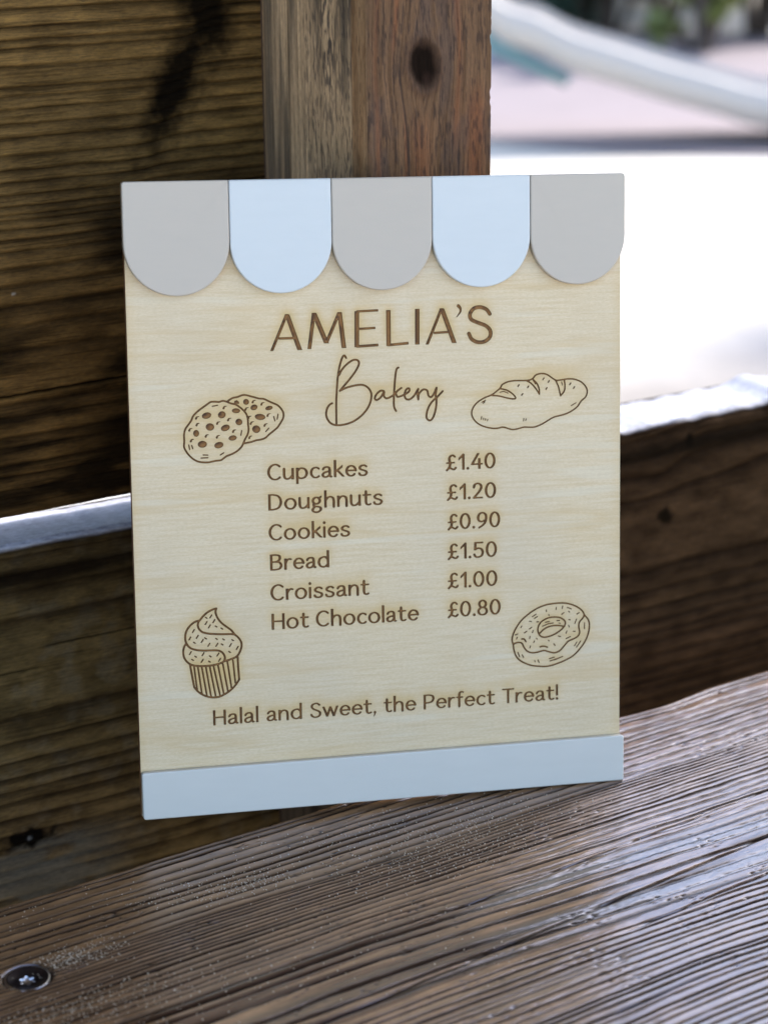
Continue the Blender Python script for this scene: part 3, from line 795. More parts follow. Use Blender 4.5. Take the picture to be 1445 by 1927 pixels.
  ('L',0.42,[(163.82,65.96),(163.41,65.18)]),
  ('L',0.42,[(169.54,65.87),(169.24,65.02)]),
  ('L',0.42,[(172.36,64.95),(172.65,64.5)]),
  ('L',0.42,[(171.46,63.85),(171.16,63.15)]),
  ('L',0.42,[(169.67,61.66),(169.37,60.95)]),
  ('L',0.42,[(177.71,63.72),(178.07,63.35)]),
  ('L',0.42,[(180.09,62.02),(180.69,61.2)]),
  ('L',0.42,[(182.19,65.25),(183.23,64.95)]),
  ('L',0.42,[(186.98,72.1),(187.58,72.03)]),
  ('L',0.42,[(190.42,72.17),(189.67,70.33)]),
  ('L',0.42,[(186.92,69.64),(187.04,68.91)]),
  ('L',0.42,[(186.08,67.23),(185.72,66.24)]),
  ('L',0.42,[(188.92,66.89),(189.82,66.78)]),
  ('L',0.42,[(187.63,64.65),(185.71,63.91)]),
  ('L',0.42,[(194.02,70.34),(194.02,67.72)]),
  ('L',0.42,[(190.56,62.07),(189.51,60.45)]),
  ('L',0.42,[(192.36,62.44),(190.41,59.81)]),
  ('L',0.42,[(178.14,55.56),(180.38,56.13)]),
  ('L',0.42,[(178.43,54.52),(184.12,56.1)]),
  ('L',0.42,[(180.38,54.82),(182.47,55.55)]),
  ('L',0.42,[(164.03,59.29),(164.76,57.36)]),
  ('L',0.42,[(165.95,58.14),(166.54,56.94)]),
  ('L',0.42,[(171.58,55.14),(171.73,54.7)]),
  ('L',0.42,[(173.07,55.33),(173.51,54.28)]),
  ('S',0.6,[(173.98,61.07),(175.47,61.26),(177.26,60.71)]),
  ('S',0.6,[(165.83,65.02),(166.87,64.89),(167.66,63.73)]),
 ],
}


GL = {}
def ell(cx, cy, rx, ry, a0=0, a1=360, n=16):
    return [(cx + rx * math.cos(R(a0 + (a1 - a0) * i / n)), cy + ry * math.sin(R(a0 + (a1 - a0) * i / n))) for i in range(n + 1)]
L_, S_, T_ = 'L', 'S', 'T'
GL['C'] = (5.6, [(S_, ell(3.25, 3.4, 2.75, 3.12, 47, 313))])
GL['u'] = (4.6, [(S_, [(.5, 4.5), (.5, 3), (.52, 1.6), (.95, .6), (1.9, .3), (3.0, .75), (4.05, 1.8)]), (L_, [(4.08, 4.5), (4.08, .3)])])
GL['p'] = (5.0, [(L_, [(.5, 4.5), (.5, -1.7)]), (S_, [(.5, 3.3), (1.3, 4.2), (2.5, 4.5), (3.9, 3.9), (4.5, 2.4), (3.9, .9), (2.5, .3), (1.3, .5), (.5, 1.2)])])
GL['c'] = (4.0, [(S_, ell(2.4, 2.4, 1.95, 2.1, 48, 312))])
GL['a'] = (4.3, [(S_, [(.6, 3.6), (1.2, 4.3), (2.2, 4.5), (3.1, 4.2), (3.4, 3.2), (3.4, 1.8), (3.45, .9), (3.85, .38), (4.2, .42)]), (S_, [(3.4, 2.6), (2.2, 2.5), (1.0, 2.1), (.45, 1.3), (.85, .5), (1.7, .3), (2.7, .65), (3.4, 1.4)])])
GL['k'] = (4.0, [(L_, [(.5, 7.0), (.5, .3)]), (L_, [(3.5, 4.5), (.6, 2.3)]), (L_, [(1.5, 2.9), (3.85, .35)])])
GL['e'] = (4.5, [(L_, [(.5, 2.55), (4.25, 2.55)]), (S_, ell(2.4, 2.4, 1.92, 2.1, 4, 318))])
GL['s'] = (4.0, [(S_, [(3.5, 3.95), (2.7, 4.45), (1.6, 4.4), (.75, 3.7), (.95, 2.95), (2.1, 2.45), (3.3, 1.95), (3.6, 1.15), (2.9, .4), (1.8, .25), (.9, .5), (.5, 1.1)])])
GL['D'] = (5.8, [(L_, [(.5, 6.5), (.5, .3)]), (S_, [(.5, 6.45), (2.2, 6.45), (4.3, 5.7), (5.25, 3.4), (4.3, 1.1), (2.2, .35), (.5, .35)])])
GL['o'] = (5.0, [('C', ell(2.5, 2.4, 2.08, 2.12)[:-1])])
GL['g'] = (4.4, [('C', ell(1.95, 3.15, 1.45, 1.35)[:-1]), (L_, [(2.9, 4.15), (3.95, 4.7)]), (S_, [(1.3, 1.95), (.75, 1.35), (1.2, .8), (2.4, .62), (3.6, .2), (3.7, -.8), (2.6, -1.6), (1.2, -1.6), (.35, -.9), (.6, -.1), (1.25, .6)])])
GL['h'] = (4.5, [(L_, [(.5, 7), (.5, .3)]), (S_, [(.5, 3.0), (1.4, 4.1), (2.5, 4.5), (3.6, 4.0), (3.95, 2.8), (3.95, 1.5), (3.95, .3)])])
GL['n'] = (4.5, [(L_, [(.5, 4.5), (.5, .3)]), (S_, [(.5, 3.0), (1.4, 4.1), (2.5, 4.5), (3.6, 4.0), (3.95, 2.8), (3.95, 1.5), (3.95, .3)])])
GL['t'] = (3.4, [(S_, [(1.3, 5.9), (1.3, 3.5), (1.3, 1.4), (1.7, .5), (2.5, .3), (3.2, .6)]), (L_, [(.15, 4.45), (3.2, 4.45)])])
GL['i'] = (1.1, [(L_, [(.5, 4.5), (.5, .3)]), ('D', [(.5, 6.3)])])
GL['B'] = (5.2, [(L_, [(.5, 6.5), (.5, .3)]), (S_, [(.5, 6.45), (2.3, 6.5), (3.9, 6.1), (4.2, 5.0), (3.5, 3.95), (2.2, 3.6), (.5, 3.55)]), (S_, [(2.2, 3.6), (4.0, 3.3), (4.75, 2.0), (4.0, .7), (2.2, .32), (.5, .35)])])
GL['r'] = (3.0, [(L_, [(.5, 4.5), (.5, .3)]), (S_, [(.5, 2.8), (1.2, 4.0), (2.1, 4.5), (2.9, 4.35)])])
GL['d'] = (4.9, [(L_, [(4.4, 7.0), (4.4, .3)]), (S_, [(4.4, 3.4), (3.4, 4.35), (2.4, 4.5), (1.0, 3.9), (.45, 2.4), (1.0, .9), (2.3, .3), (3.4, .6), (4.4, 1.4)])])
GL['H'] = (5.5, [(L_, [(.5, 6.5), (.5, .3)]), (L_, [(5.0, 6.5), (5.0, .3)]), (L_, [(.5, 3.5), (5.0, 3.5)])])
GL['l'] = (1.0, [(L_, [(.5, 7.1), (.5, .3)])])
GL['S'] = (4.8, [(S_, [(4.1, 5.75), (3.2, 6.42), (2.1, 6.45), (.95, 5.9), (.8, 4.8), (1.6, 3.95), (3.0, 3.3), (4.2, 2.5), (4.3, 1.3), (3.4, .45), (2.1, .25), (1.0, .7), (.5, 1.5)])])
GL['w'] = (6.5, [(L_, [(.3, 4.5), (1.8, .4)]), (L_, [(1.8, .4), (3.25, 4.4)]), (L_, [(3.25, 4.4), (4.7, .4)]), (L_, [(4.7, .4), (6.2, 4.5)])])
GL[','] = (1.1, [(T_, [(.6, .5), (.65, 0), (.1, -1.3)])])
GL['P'] = (4.8, [(L_, [(.5, 6.5), (.5, .3)]), (S_, [(.5, 6.45), (2.4, 6.5), (4.0, 6.0), (4.4, 4.8), (3.8, 3.5), (2.3, 3.0), (.5, 2.95)])])
GL['f'] = (2.8, [(S_, [(3.0, 6.7), (2.2, 6.95), (1.4, 6.4), (1.2, 5.2), (1.2, 3), (1.2, .3)]), (L_, [(.1, 4.45), (2.7, 4.45)])])
GL['T'] = (5.1, [(L_, [(2.6, 6.5), (2.6, .3)]), (L_, [(.2, 6.5), (5.0, 6.5)])])
GL['!'] = (1.1, [(L_, [(.5, 6.8), (.5, 2.2)]), ('D', [(.5, .5)])])
GL['\u00a3'] = (4.7, [(S_, [(4.1, 5.7), (3.3, 6.3), (2.3, 6.1), (1.6, 5.1), (1.75, 3.8), (1.95, 2.4), (1.5, 1.15), (.45, .1)]), (L_, [(.45, 3.1), (3.8, 3.2)]), (S_, [(.9, .6), (1.9, .95), (2.8, .55), (3.7, .3), (4.5, 1.0)])])
GL['1'] = (2.8, [(L_, [(2.3, 6.4), (2.3, .25)]), (L_, [(2.25, 6.3), (.3, 4.7)])])
GL['.'] = (1.1, [('D', [(.55, .5)])])
GL['4'] = (5.2, [(L_, [(3.2, 6.5), (.5, 2.15)]), (L_, [(.5, 2.1), (5.0, 2.15)]), (L_, [(3.75, 4.3), (3.75, .3)])])
GL['0'] = (4.9, [('C', ell(2.45, 3.35, 1.98, 3.05)[:-1])])
GL['2'] = (4.6, [(S_, [(.6, 4.9), (1.0, 6.0), (2.2, 6.5), (3.5, 6.0), (3.9, 4.8), (3.2, 3.3), (1.7, 1.6), (.55, .42)]), (L_, [(.5, .38), (4.3, .38)])])
GL['9'] = (4.8, [(S_, [(3.3, 3.1), (2.2, 2.7), (1.0, 3.1), (.5, 4.4), (1.1, 5.9), (2.4, 6.5), (3.8, 5.9), (4.3, 4.5), (3.9, 2.6), (2.8, 1.2), (1.0, .2)])])
GL['5'] = (4.7, [(L_, [(1.0, 6.45), (4.2, 6.45)]), (L_, [(1.0, 6.45), (.8, 3.5)]), (S_, [(.8, 3.6), (2.1, 4.1), (3.6, 3.7), (4.25, 2.3), (3.7, .8), (2.2, .25), (1.0, .55), (.5, 1.4)])])
GL['8'] = (4.7, [('C', ell(2.35, 4.95, 1.5, 1.5)[:-1]), ('C', ell(2.35, 1.85, 1.9, 1.6)[:-1])])

def catmull(p, closed=False, n=5):
    p = [np.array(q, float) for q in p]; out = []
    N_ = len(p)
    rngi = range(N_) if closed else range(N_ - 1)
    for i in rngi:
        if closed: a, b, c, d = p[i - 1], p[i], p[(i + 1) % N_], p[(i + 2) % N_]
        else:
            b, c = p[i], p[i + 1]
            a = p[i - 1] if i > 0 else 2 * b - c
            d = p[i + 2] if i + 2 < N_ else 2 * c - b
        for k in range(n):
            t = k / n
            out.append(.5 * ((2 * b) + (-a + c) * t + (2 * a - 5 * b + 4 * c - d) * t * t + (-a + 3 * b - 3 * c + d) * t ** 3))
    out.append(p[0] if closed else p[-1])
    return out

# distance field of all strokes over the board face
CELL = .2
GX0, GY0, GX1, GY1 = 12.0, 32.0, 200.0, 214.0
NX = int((GX1 - GX0) / CELL) + 1; NY = int((GY1 - GY0) / CELL) + 1
SDF = np.full((NX, NY), 3.0, np.float32)
def stroke_seg(a, b, ra, rb_):
    r_ = max(ra, rb_) + 1.0
    i0 = max(0, int((min(a[0], b[0]) - r_ - GX0) / CELL)); i1 = min(NX, int((max(a[0], b[0]) + r_ - GX0) / CELL) + 2)
    j0 = max(0, int((min(a[1], b[1]) - r_ - GY0) / CELL)); j1 = min(NY, int((max(a[1], b[1]) + r_ - GY0) / CELL) + 2)
    X = (GX0 + np.arange(i0, i1) * CELL)[:, None]; Y = (GY0 + np.arange(j0, j1) * CELL)[None]
    dx, dy = b[0] - a[0], b[1] - a[1]; L2 = dx * dx + dy * dy + 1e-9
    t = np.clip(((X - a[0]) * dx + (Y - a[1]) * dy) / L2, 0, 1)
    d = np.hypot(X - a[0] - t * dx, Y - a[1] - t * dy) - (ra + (rb_ - ra) * t)
    w = SDF[i0:i1, j0:j1]; np.minimum(w, d, out=w)
def fill_poly(p):
    p = np.array(p); c = p.mean(0)
    i0 = int((p[:, 0].min() - 1 - GX0) / CELL); i1 = int((p[:, 0].max() + 1 - GX0) / CELL) + 2
    j0 = int((p[:, 1].min() - 1 - GY0) / CELL); j1 = int((p[:, 1].max() + 1 - GY0) / CELL) + 2
    X = (GX0 + np.arange(i0, i1) * CELL)[:, None]; Y = (GY0 + np.arange(j0, j1) * CELL)[None]
    ar = sum(p[i - 1][0] * p[i][1] - p[i][0] * p[i - 1][1] for i in range(len(p)))
    d = np.full((i1 - i0, j1 - j0), -9.)
    for i in range(len(p)):
        a, b = p[i - 1], p[i]; e = b - a; e = e / (np.linalg.norm(e) + 1e-9)
        s_ = ((X - a[0]) * e[1] - (Y - a[1]) * e[0]) * (1 if ar > 0 else -1)
        d = np.maximum(d, s_)
    w = SDF[i0:i1, j0:j1]; np.minimum(w, d, out=w)
def butt(a, b, w, ext=0):
    a = np.array(a, float); b = np.array(b, float); d = (b - a) / (np.linalg.norm(b - a) + 1e-9)
    a = a - d * ext; b = b + d * ext
    if abs(d[1]) >= abs(d[0]): o = np.array([w / 2 / abs(d[1]), 0])
    else: o = np.array([0, w / 2 / abs(d[0])])
    fill_poly([a - o, a + o, b + o, b - o])
def pen(pts, w0, mode):
    pts = [np.array(q, float) for q in pts]
    n = len(pts) - 1
    for i in range(n):
        a, b = pts[i], pts[i + 1]
        if mode == 'T': ra, rb_ = w0 / 2 * (1 - .75 * i / n), w0 / 2 * (1 - .75 * (i + 1) / n)
        else: ra = rb_ = w0 / 2
        stroke_seg(a, b, ra, rb_)
def pen_dir(pts, thin, thick):
    """broad pen: upright strokes thicker than level ones"""
    pts = [np.array(q, float) for q in pts]
    seg = [pts[i + 1] - pts[i] for i in range(len(pts) - 1)]
    wd = [thin + (thick - thin) * min(1, (abs(s_[1]) / (np.linalg.norm(s_) + 1e-9)) ** 1.6) for s_ in seg]
    for i in range(len(seg)):
        wa = wd[i] if i == 0 else (wd[i - 1] + wd[i]) / 2
        wb_ = wd[i] if i == len(seg) - 1 else (wd[i + 1] + wd[i]) / 2
        stroke_seg(pts[i], pts[i + 1], wa / 2, wb_ / 2)

for key, arts in ART.items():
    for mode, w0, pts in arts:
        w0 = w0 * (1.0 if key == 'title' else 1.2)
        if mode == 'F': fill_poly(pts); continue
        if mode in 'ST' and len(pts) > 2: q = catmull(pts)
        elif mode == 'C': q = catmull(pts, True)
        elif key == 'title': butt(pts[0], pts[1], w0, .12); continue
        else: q = pts
        pen(q, w0, mode)

def text_line(txt, x0, x1, y, sc=1.0, gap=.85, space=3.2, thin=.72, thick=1.12):
    tot = 0
    for i, ch in enumerate(txt):
        tot += space if ch == ' ' else GL[ch][0] + (gap if i < len(txt) - 1 and txt[i + 1] != ' ' else 0)
    kx = (x1 - x0) / tot
    x = x0
    for i, ch in enumerate(txt):
        if ch == ' ': x += space * kx; continue
        w, st = GL[ch]
        for mode, pts in st:
            q = [(x + px_ * kx, y + py_ * sc) for px_, py_ in pts]
            if mode == 'D': stroke_seg(np.array(q[0]), np.array(q[0]) + .01, .62 * sc, .62 * sc); continue
            if mode == 'S': q = catmull(q, n=3)
            elif mode == 'C': q = catmull(q, True, n=3)
            elif mode == 'T': pen(catmull(q), 1.2 * sc, 'T'); continue
            elif mode == 'L' and len(q) == 2:
                dd_ = np.array(q[1]) - np.array(q[0]); butt(q[0], q[1], thin + (thick - thin) * (abs(dd_[1]) / np.linalg.norm(dd_)) ** 1.6, .30); continue
            pen_dir(q, thin, thick)
        x += (w + (gap if i < len(txt) - 1 and txt[i + 1] != ' ' else 0)) * kx

ITEMS = [("Cupcakes", 56.9, 99.2, 138.9), ("Doughnuts", 57.0, 105.4, 126.4), ("Cookies", 56.9, 91.2, 113.8),
         ("Bread", 57.2, 82.2, 101.2), ("Croissant", 57.1, 99.0, 88.5), ("Hot Chocolate", 57.3, 120.2, 76.2)]
PRICES = [("\u00a31.40", 132.9, 154.5, 139.4), ("\u00a31.20", 133.2, 154.7, 126.8), ("\u00a30.90", 133.4, 156.4, 114.2),
          ("\u00a31.50", 133.3, 154.9, 101.5), ("\u00a31.00", 133.2, 155.0, 89.0), ("\u00a30.80", 133.1, 156.4, 76.5)]
for t_, a, b, y in ITEMS + PRICES: text_line(t_, a, b, y, gap=(.85 if t_[0] != '\u00a3' else .95))
text_line("Halal and Sweet, the Perfect Treat!", 31.7, 182.1, 37.3, sc=.95, space=3.6, thin=.66, thick=1.04)

def sdf_at(x, y):
    fx = np.clip((x - GX0) / CELL, 0, NX - 1.001); fy = np.clip((y - GY0) / CELL, 0, NY - 1.001)
    i = fx.astype(int); j = fy.astype(int); fx = fx - i; fy = fy - j
    return (SDF[i, j] * (1 - fx) + SDF[i + 1, j] * fx) * (1 - fy) + (SDF[i, j + 1] * (1 - fx) + SDF[i + 1, j + 1] * fx) * fy

# outlines by marching squares, then one constrained triangulation of the whole face
S0 = SDF.copy(); S0[np.abs(S0) < 1e-4] = 1e-4
ins = S0 < 0
hx = ins[:-1] != ins[1:]; hy = ins[:, :-1] != ins[:, 1:]
idx_x = np.full(hx.shape, -1); idx_y = np.full(hy.shape, -1)
ii, jj = np.nonzero(hx); t = S0[ii, jj] / (S0[ii, jj] - S0[ii + 1, jj])
VX = np.stack([GX0 + (ii + t) * CELL, GY0 + jj * CELL], 1); idx_x[ii, jj] = np.arange(len(ii))
ii, jj = np.nonzero(hy); t = S0[ii, jj] / (S0[ii, jj] - S0[ii, jj + 1])
VY = np.stack([GX0 + ii * CELL, GY0 + (jj + t) * CELL], 1); idx_y[ii, jj] = np.arange(len(ii)) + len(VX)
CV = np.concatenate([VX, VY])
edges = []
cells = np.nonzero((hx[:, :-1] | hx[:, 1:] | hy[:-1] | hy[1:]))
for i, j in zip(*cells):
    e = [q for q in (idx_x[i, j], idx_y[i + 1, j], idx_x[i, j + 1], idx_y[i, j]) if q >= 0]
    if len(e) == 2: edges.append((int(e[0]), int(e[1])))
    elif len(e) == 4:
        c = (S0[i, j] + S0[i + 1, j] + S0[i, j + 1] + S0[i + 1, j + 1]) / 4
        e = [int(q) for q in e]
        if (c < 0) == bool(ins[i, j]): edges += [(e[0], e[1]), (e[2], e[3])]
        else: edges += [(e[0], e[3]), (e[1], e[2])]

# thin the outlines: drop vertices that lie on a nearly straight run
nb = {}
for a, b in edges: nb.setdefault(a, []).append(b); nb.setdefault(b, []).append(a)
seen = set(); keep_edges = []; used = {}
def vid(k):
    if k not in used: used[k] = len(used)
    return used[k]
for s0 in list(nb):
    if s0 in seen: continue
    loop = [s0]; seen.add(s0); cur = s0
    while True:
        nx = [q for q in nb[cur] if q not in seen]
        if not nx: break
        cur = nx[0]; seen.add(cur); loop.append(cur)
    if len(loop) < 4: continue
    out = [0]; a = 0; nL = len(loop); b = 2
    while b <= nL:
        p0 = CV[loop[a]]; p1 = CV[loop[b % nL]]
        seg = p1 - p0; Ls = np.hypot(*seg) + 1e-9
        mid = np.array([CV[loop[k]] for k in range(a + 1, b)]) - p0
        dev = np.abs(mid[:, 0] * seg[1] - mid[:, 1] * seg[0]).max() / Ls
        if dev > .016 or b - a > 40:
            a = b - 1; out.append(a); b = a + 2
        else: b += 1
    ids = [vid(loop[k]) for k in out]
    if len(ids) < 3: continue
    for k in range(len(ids)): keep_edges.append((ids[k], ids[(k + 1) % len(ids)]))
inv = sorted(used, key=used.get)
OUTL = CV[inv]

# scorch: blurred engraving, drifted upward as laser smoke does
def blur(a, r_):
    for ax in (0, 1):
        for _ in range(2):
            c = np.cumsum(np.pad(a, [(r_ + 1, r_) if k == ax else (0, 0) for k in (0, 1)], mode='edge'), axis=ax)
            n_ = a.shape[ax]
            a = (np.take(c, np.arange(2 * r_ + 1, 2 * r_ + 1 + n_), axis=ax) - np.take(c, np.arange(0, n_), axis=ax)) / (2 * r_ + 1)
    return a
msk = (SDF < .05).astype(np.float64)
B1 = blur(msk, 4); B2 = blur(msk, 11)
def scorch_at(x, y):
    def samp(B, x, y):
        i = np.clip(((x - GX0) / CELL).astype(int), 0, NX - 1); j = np.clip(((y - GY0) / CELL).astype(int), 0, NY - 1); return B[i, j]
    return np.clip(samp(B1, x, y) * .45 + samp(B2, x, y - 2.0) * 1.6, 0, 1) * ((x > GX0) & (x < GX1) & (y > GY0) & (y < GY1))

PXa, PXb, PYa, PYb = .9, 210.0, 1.0, 261.0
gx, gy = np.meshgrid(np.arange(PXa + 1, PXb - .5, 1.0), np.arange(PYa + 1, PYb - .5, 1.0), indexing='ij')
gx = gx.ravel() + .13; gy = gy.ravel() + .07
sc_ = scorch_at(gx, gy); near = sdf_at(gx, gy)
inb = (gx > GX0 + 1) & (gx < GX1 - 1) & (gy > GY0 + 1) & (gy < GY1 - 1)
keep = (sc_ > .01) & (np.abs(near) > .28) & inb
coarse = (np.round(gx).astype(int) % 5 == 0) & (np.round(gy).astype(int) % 5 == 0) & ((np.abs(near) > .5) | ~inb)
gsel = keep | coarse
rim_ = [(PXa, PYa), (PXb, PYa), (PXb, PYb), (PXa, PYb)]
allv = np.concatenate([OUTL, np.stack([gx[gsel], gy[gsel]], 1), np.array(rim_)])
nr = len(allv)
E_in = keep_edges + [(nr - 4, nr - 3), (nr - 3, nr - 2), (nr - 2, nr - 1), (nr - 1, nr - 4)]
import time; _t = time.time()
res = geometry.delaunay_2d_cdt([Vector((float(a), float(b))) for a, b in allv], E_in, [], 0, 1e-5, True)
V2 = np.array([(q.x, q.y) for q in res[0]]); F2 = np.array([tuple(f) for f in res[2]])
print("cdt", len(allv), len(F2), round(time.time() - _t, 1))
cen2 = V2[F2].mean(1)
inside = (sdf_at(cen2[:, 0], cen2[:, 1]) < 0) & (cen2[:, 0] > GX0) & (cen2[:, 0] < GX1) & (cen2[:, 1] > GY0) & (cen2[:, 1] < GY1)

# panel material: pale plywood veneer with level grain, smoke stains, burnt rim
k = N("birch_veneer")
tc = k.n('ShaderNodeTexCoord').outputs['Object']
f1 = k.noise(tc, 1.0, 4, .55, (55, 800, 1)); f2 = k.noise(tc, 1.0, 3, .5, (6, 48, 1)); f3 = k.noise(tc, 1.0, 4, .7, (600, 2000, 1)); f4 = k.noise(tc, 1.0, 2, .5, (14, 14, 1))
base = k.ramp(f1, [(.32, (.655, .50, .30)), (.50, (.705, .555, .35)), (.68, (.735, .59, .39))])
base = k.mix(k.map(f3, .40, .66, 0, .42), base, (.52, .375, .205))
streak = k.ramp(f2, [(.54, (0, 0, 0)), (.60, (1, 1, 1)), (.63, (.25, .25, .25)), (.70, (0, 0, 0))])
base = k.mix(k.math('MULTIPLY', streak, .34), base, (.58, .38, .15))
streak2 = k.ramp(k.noise(tc, 1.0, 3, .5, (7, 110, 3)), [(.36, (1, 1, 1)), (.41, (0, 0, 0))])
base = k.mix(k.math('MULTIPLY', streak2, .25), base, (.72, .66, .52))
base = k.mix(k.map(f4, .4, .7, 0, .18), base, (.50, .44, .35))
scn = k.n('ShaderNodeAttribute', attribute_name='scorch').outputs['Fac']
base = k.mix(k.math('MULTIPLY', scn, .75), base, (.56, .35, .10))
k.l(base, k.b.inputs['Base Color'])
k.b.inputs['Roughness'].default_value = .52
k.l(k.bump(f3, .25, .0002, k.bump(f1, .2, .0002)), k.b.inputs['Normal'])
M_PANEL = k.m
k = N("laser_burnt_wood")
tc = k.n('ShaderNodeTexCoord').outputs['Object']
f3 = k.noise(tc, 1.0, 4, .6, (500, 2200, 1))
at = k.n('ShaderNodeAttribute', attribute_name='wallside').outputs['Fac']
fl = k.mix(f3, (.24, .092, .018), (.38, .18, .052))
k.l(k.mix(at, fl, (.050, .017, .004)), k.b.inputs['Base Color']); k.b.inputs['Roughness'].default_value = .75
M_BURN = k.m
def paint(name, col, rough=.38):
    k = N(name)
    tc = k.n('ShaderNodeTexCoord').outputs['Object']
    f = k.noise(tc, 1.0, 4, .6, (60, 240, 60)); g = k.noise(tc, 1500, 2)
    k.l(k.mix(k.map(f, .3, .7, 0, 1), tuple(c * .985 for c in col), tuple(c * 1.01 for c in col)), k.b.inputs['Base Color'])
    k.l(k.map(f, .3, .7, rough - .04, rough + .05), k.b.inputs['Roughness'])
    k.l(k.bump(g, .10, .0002, k.bump(f, .12, .0004)), k.b.inputs['Normal'])
    return k.m
M_GREIGE = paint("greige_painted_wood", (.505, .435, .355))
M_WHITE = paint("white_painted_wood", (.60, .615, .60))
M_TRIM = paint("pale_grey_painted_wood", (.60, .585, .53))

ZF = -3.7; TH = 3.4; DEP = .75
# panel: veneer with the engraving cut out of it, plus burnt rim and back
fo = F2[~inside]
uq, invq = np.unique(fo, return_inverse=True)
pv = np.column_stack([V2[uq], np.full(len(uq), ZF)]) * mm
pf = invq.reshape(-1, 3).tolist()
nb0 = len(pv)
rim_pts = []
nn_ = 60
for (x0, y0), (x1, y1) in zip(rim_, rim_[1:] + rim_[:1]):
    for i in range(nn_): t_ = i / nn_; rim_pts.append((x0 + (x1 - x0) * t_, y0 + (y1 - y0) * t_))
RP = np.array(rim_pts)
jit = np.random.RandomState(2).rand(len(RP)) * .14
cc_ = np.array([105.5, 131.0]); dirs = np.sign(RP - cc_) * (np.abs(RP - cc_) > [104, 129.5])
ra_ = np.column_stack([RP, np.full(len(RP), ZF - .002)]); rb2 = np.column_stack([RP + dirs * jit[:, None], np.full(len(RP), ZF - .25)]); rc_ = np.column_stack([RP + dirs * .1, np.full(len(RP), ZF - TH)])
nR = len(RP)
PV = np.concatenate([pv, ra_ * mm, rb2 * mm, rc_ * mm])
midx = [0] * len(pf)
for ring in range(2):
    for i in range(nR):
        a = nb0 + ring * nR + i; b = nb0 + ring * nR + (i + 1) % nR
        pf.append((a, a + nR, b + nR, b)); midx.append(1)
pf.append(tuple(nb0 + 2 * nR + i for i in range(nR))); midx.append(0)
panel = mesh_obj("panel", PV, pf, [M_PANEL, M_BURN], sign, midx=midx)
at_ = panel.data.attributes.new('scorch', 'FLOAT', 'POINT')
sv_ = scorch_at(V2[uq][:, 0], V2[uq][:, 1])
# smoke around the sawn rim as well
edge_d = np.minimum(np.minimum(V2[uq][:, 0] - PXa, PXb - V2[uq][:, 0]), 99)
sv_ = np.maximum(sv_, .30 * np.exp(-edge_d / 1.6))
at_.data.foreach_set('value', np.concatenate([sv_, np.full(len(PV) - len(sv_), .8)]).astype(np.float32))
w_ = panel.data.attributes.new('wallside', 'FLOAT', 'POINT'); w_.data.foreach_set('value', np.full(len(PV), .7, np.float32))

# engraved pieces, each its own part
def part_of(x, y):
    if y > 189.5: return ("title_lettering", "large engraved title in thin capitals")
    if y > 158 and 78 < x < 136: return ("script_lettering", "engraved handwritten word under the title")
    if y > 140 and x < 68 and y > 146.6: return ("cookies_drawing", "engraved drawing of two cookies")
    if y > 150 and x > 136: return ("bread_drawing", "engraved drawing of a loaf with three slashes")
    if y < 46: return ("slogan_lettering", "engraved slogan along the foot of the board")
    if x < 55.5 and y < 100: return ("cupcake_drawing", "engraved drawing of a cupcake with sprinkles")
    if x > 158: return ("doughnut_drawing", "engraved drawing of an iced doughnut with sprinkles")
    i = int(np.argmin([abs(q[3] + 2.6 - y) for q in ITEMS]))
    if x < 126: return ("item_lettering", "engraved menu item " + ITEMS[i][0])
    return ("price_lettering", "engraved price " + PRICES[i][0])
fi = F2[inside]; ci = cen2[inside]
groups = {}
for f, c in zip(fi, ci): groups.setdefault(part_of(c[0], c[1]), []).append(tuple(int(q) for q in f))
for (nm, lab), fs in groups.items():
    ec = {}
    for f in fs:
        for a, b in ((f[0], f[1]), (f[1], f[2]), (f[2], f[0])):
            ec[(a, b)] = 1
    rimE = [(a, b) for a, b in ec if (b, a) not in ec]
    ids = sorted({q for f in fs for q in f}); mp = {q: i for i, q in enumerate(ids)}
    bot = np.column_stack([V2[ids], np.full(len(ids), ZF - DEP)])
    rs = sorted({q for e in rimE for q in e}); mt = {q: i + len(ids) for i, q in enumerate(rs)}
    mb = {q: i + len(ids) + len(rs) for i, q in enumerate(rs)}
    top = np.column_stack([V2[rs], np.full(len(rs), ZF)]); low = np.column_stack([V2[rs], np.full(len(rs), ZF - DEP)])
    faces = [tuple(mp[q] for q in f) for f in fs] + [(mb[a], mb[b], mt[b], mt[a]) for a, b in rimE]
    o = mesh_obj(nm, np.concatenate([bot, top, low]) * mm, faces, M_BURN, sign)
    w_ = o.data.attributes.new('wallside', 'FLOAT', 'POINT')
    # groove shade painted into the floors, darkest along their upper left walls
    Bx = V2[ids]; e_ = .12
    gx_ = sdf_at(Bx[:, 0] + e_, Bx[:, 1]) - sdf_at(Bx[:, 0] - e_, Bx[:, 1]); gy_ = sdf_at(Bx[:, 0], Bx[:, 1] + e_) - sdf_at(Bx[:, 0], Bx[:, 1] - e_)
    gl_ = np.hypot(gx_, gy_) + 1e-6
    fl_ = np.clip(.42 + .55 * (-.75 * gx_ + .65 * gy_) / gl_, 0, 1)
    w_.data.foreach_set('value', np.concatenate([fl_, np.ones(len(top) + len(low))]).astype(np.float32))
    o['label'] = lab

